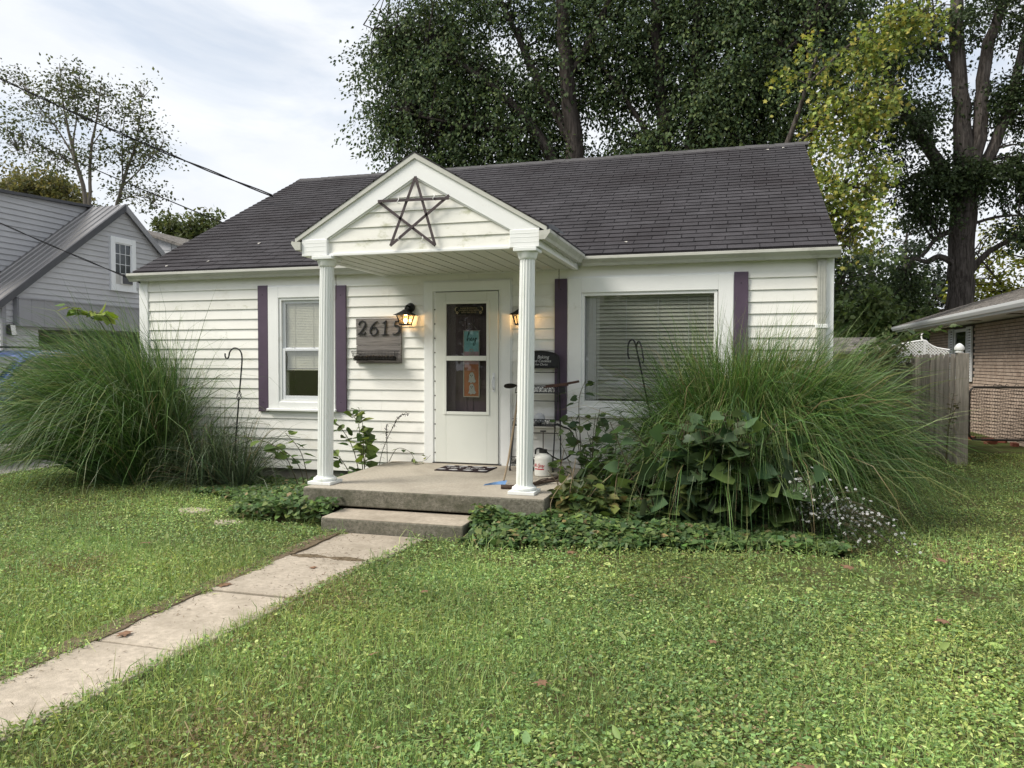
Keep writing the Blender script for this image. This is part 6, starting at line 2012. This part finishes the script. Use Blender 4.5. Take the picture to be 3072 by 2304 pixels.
def lawn_blades(name, label, n, box, lmin, lmax, width, dry=.12, seed=91, cover=.5, lean=.6, where=None):
    x, y = area_points(n, *box)
    k = lawn_ok(x, y) & ~bed(x, y) & near_view(x, y) if where is None else where(x, y)
    f = fbm(x, y, .8, seed)
    k &= rng.random(n) < np.clip((f - .5) * 5 + cover, .08, 1)
    x, y = x[k], y[k]
    n = len(x)
    root = np.c_[x, y, np.full(n, G)]
    az = rng.uniform(0, 2 * PI, n)
    th_ = np.abs(rng.normal(0, lean, n))
    d0 = np.c_[np.sin(th_) * np.cos(az), np.sin(th_) * np.sin(az), np.cos(th_)]
    col = lawn_cols(x, y, dry) * np.array([.95, .95, .9])
    ln = rng.uniform(lmin, lmax, n) * (.6 + .8 * fbm(x, y, 1.3, seed + 7))
    o = mesh_obj(name, blades_mesh(name, root, d0, ln, np.full(n, width) * rng.uniform(.6, 1.4, n), rng.uniform(1, 7, n), rng.normal(0, .5, (n, 3)), col, 2, None), 'blade')
    return tag(o, label, 'lawn', kind='stuff')


lawn_leaves('lawn_clover', 'small round clover and ivy leaves carpeting the near lawn', 165000, (-2.6, 6.2, -7.0, -3.4), T_ROUND, .006, .021, .05, cover=.6, flat=.8)
lawn_leaves('lawn_clover', 'small round leaves across the middle of the lawn', 115000, (-6.0, 6.8, -3.6, .4), T_ROUND, .008, .021, .05, cover=.65, flat=.8, seed=72)
lawn_leaves('lawn_weeds', 'narrow weed leaves mixed through the near lawn', 230000, (-2.6, 6.2, -7.0, -3.2), T_DIAMOND, .010, .034, .055, cover=.9, flat=.5, dry=.20, seed=73, wid=.6)
lawn_leaves('lawn_weeds', 'narrow weed leaves mixed through the far lawn', 190000, (-6.05, 8.4, -3.4, 6.4), T_DIAMOND, .016, .040, .055, cover=.9, flat=.8, dry=.12, seed=74, wid=.6)
lawn_blades('lawn_grass', 'fine grass blades in the near lawn', 155000, (-2.6, 6.2, -7.0, -3.2), .03, .115, .0034, dry=.16, cover=.9)
lawn_blades('lawn_grass', 'grass blades across the far lawn', 130000, (-6.05, 8.4, -3.4, 6.6), .04, .12, .0042, dry=.10, cover=.8, seed=95)
lawn_blades('lawn_grass', 'taller scattered grass blades standing above the clover', 9000, (-4.5, 6.2, -7.0, -1.2), .12, .26, .0050, dry=.10, cover=.3, seed=97, lean=.4)
lawn_leaves('lawn_broadleaf', 'scattered broad dandelion leaves in the lawn', 2600, (-4.5, 6.2, -7.0, -1.6), T_FOLD, .035, .085, .04, cover=.4, flat=.8, dry=.04, seed=76, wid=.7)
lawn_leaves('lawn_litter', 'dry clippings strewn along the path edge', 16000, (-.15, 1.1, -7.0, -2.45), T_DIAMOND, .012, .035, .004, cover=.5, flat=3, dry=3, seed=77, wid=.25,
            where=lambda x, y: (np.abs(x - PX0 - .02) < .14 * rng.random(len(x)) ** 2 + .03) | (np.abs(y + 3.30) < .12 * rng.random(len(x)) ** 2) | (rng.random(len(x)) < .12))['label'] = 'dry brown clippings strewn along the path'
for o in bpy.data.objects:
    if o.name.startswith('lawn_litter'):
        for v in (0,):
            a = o.data.attributes['col'].data
            c = np.ones((len(a), 4), np.float32)
            c[:, :3] = np.repeat(pick_cols(len(a) // 4, [(.10, .07, .04), (.16, .115, .06), (.07, .05, .03)]), 4, axis=0)
            a.foreach_set('color', c.ravel())
            for q in range(1):
                co_ = np.zeros(len(o.data.vertices) * 3, np.float32)
                o.data.vertices.foreach_get('co', co_)
                co_[2::3] += .026
                o.data.vertices.foreach_set('co', co_)

lawn_leaves('lawn_weeds', 'coarse weeds covering the outer edges of the yard', 240000, (-6.05, 8.4, -10.0, 9), T_DIAMOND, .03, .07, .06, cover=.9, flat=.6, seed=79, wid=.6, where=lambda x, y: lawn_ok(x, y) & ~bed(x, y) & ~near_view(x, y))
# ivy beds
IV = [(.10, .165, .055), (.13, .20, .062), (.075, .13, .050), (.19, .25, .075), (.28, .23, .11)]


def ivy(name, label, n, box, hfun, seed):
    x, y = area_points(n, *box)
    k = bed(x, y) & (fbm(x, y, 1.5, seed) > .30)
    x, y = x[k], y[k]
    n = len(x)
    z = G + .02 + hfun(x, y) * (.35 + .9 * fbm(x, y, 3.0, seed + 3)) * rng.random(n) ** .45
    az = rng.uniform(0, 2 * PI, n)
    d = np.c_[np.cos(az), np.sin(az) - .25, rng.normal(-.15, .3, n)]
    nr = unit(rng.normal(0, .42, (n, 3)) + np.array([0, -.35, 1.0]))
    o = mesh_obj(name, leaves_mesh(name, T_IVY, np.c_[x, y, z], d, nr, rng.uniform(.028, .062, n), pick_cols(n, IV, [.34, .26, .26, .1, .04])), 'leaf')
    return tag(o, label, 'ground cover', kind='stuff')


ivy('ivy_bed', 'ivy ground cover mounded left of the porch steps', 26000, (-4.6, -.14, -2.4, -.02), lambda x, y: .07 + .20 * np.clip((x + 1.7) / 1.0, 0, 1), 101)
ivy('ivy_bed', 'ivy and clover bed right of the porch steps', 44000, (1.2, 4.4, -2.8, -.02), lambda x, y: (.05 + .17 * np.clip((y + 2.65 - .3 * np.clip((x - 1.7) / 2, 0, 1)) / .45, 0, 1)) * (1.25 - .75 * np.clip((x - 1.6) / 2.2, 0, 1)), 111)

# fallen leaves, one by one
ml = MB()
tv, tf = T_MAPLE
ml.v = [(a - .0, b - .5, c * .6 + .01 * math.cos(9 * a)) for a, b, c in tv]
ml.f = list(tf)
fl_me = ml.mesh('fallen_leaf')
fl_me.materials.append(M['dry_leaf'])
for x, y, s in ((2.55, -5.15, .07), (1.65, -5.05, .06), (3.3, -4.4, .05), (4.55, -3.7, .09), (4.2, -2.6, .10), (3.65, -5.6, .09), (4.75, -4.7, .09), (2.2, -2.75, .07), (4.9, -2.2, .10), (3.1, -3.2, .07), (1.5, -4.0, .06), (2.6, -6.0, .09), (-1.2, -3.4, .09)):
    o = inst('fallen_leaf', fl_me, None, Matrix.Translation((x, y, G + .062)) @ Matrix.Rotation(rng.uniform(0, 6.28), 4, 'Z') @ Matrix.Rotation(rng.normal(0, .25), 4, 'X') @ Matrix.Scale(s, 4))
    tag(o, 'dry brown lobed leaf fallen on the lawn', 'fallen leaf', 'fallen leaves on the lawn')
for x, y, s, lb in ((.10, -4.15, .10, 'dry brown leaf at the path edge by the middle joint'), (.16, -5.1, .09, 'dry brown leaf at the path edge by the nearest joint'), (.45, -3.6, .06, 'tiny dry leaf near the middle of the path')):
    o = inst('fallen_leaf', fl_me, None, Matrix.Translation((x, y, G + .035)) @ Matrix.Rotation(rng.uniform(0, 6.28), 4, 'Z') @ Matrix.Scale(s, 4))
    tag(o, lb, 'fallen leaf', 'fallen leaves on the path')
# half-buried stepping stones in the left lawn
for i, (x, y, a) in enumerate(((-1.9, -1.95, .20), (-1.2, -2.35, .15))):
    o = MB().prism([(x + a * math.cos(t) * (1 + .1 * math.sin(3 * t)), y + a * .6 * math.sin(t)) for t in np.linspace(0, 2 * PI, 11)[:-1]], 'z', G - .03, G + .022).build('stepping_stone', 'concrete', bevel=.008)
    tag(o, ('flat stepping stone farther from the path in the left lawn', 'flat stepping stone nearer the path in the left lawn')[i], 'stone', 'stepping stones')

scrap_me = MB().add([(0, 0, 0), (.4, .3, .12), (.2, .9, .02), (-.3, .6, .1)], [(0, 1, 2, 3)]).mesh('roof_scrap')
scrap_me.materials.append(M['sign_edge'])
# pale scraps blown onto the roof
for x, d in ((-3.35, .25), (-2.95, .9), (-3.9, .12), (-2.2, .75), (3.9, 4.3), (4.1, 4.35), (-1.6, .55), (2.2, .35)):
    p = a0 + U * d + NR * .018
    m = Matrix((Vector((1, 0, 0)), U, NR)).transposed().to_4x4()
    m.translation = p + Vector((x, 0, 0))
    o = inst('roof_scrap', scrap_me, None, m @ Matrix.Rotation(rng.uniform(0, 6), 4, 'Z') @ Matrix.Scale(rng.uniform(.05, .08), 4))
    tag(o, 'pale leaf scrap lying on the dark shingles', 'leaf scrap', 'leaf scraps on the roof')
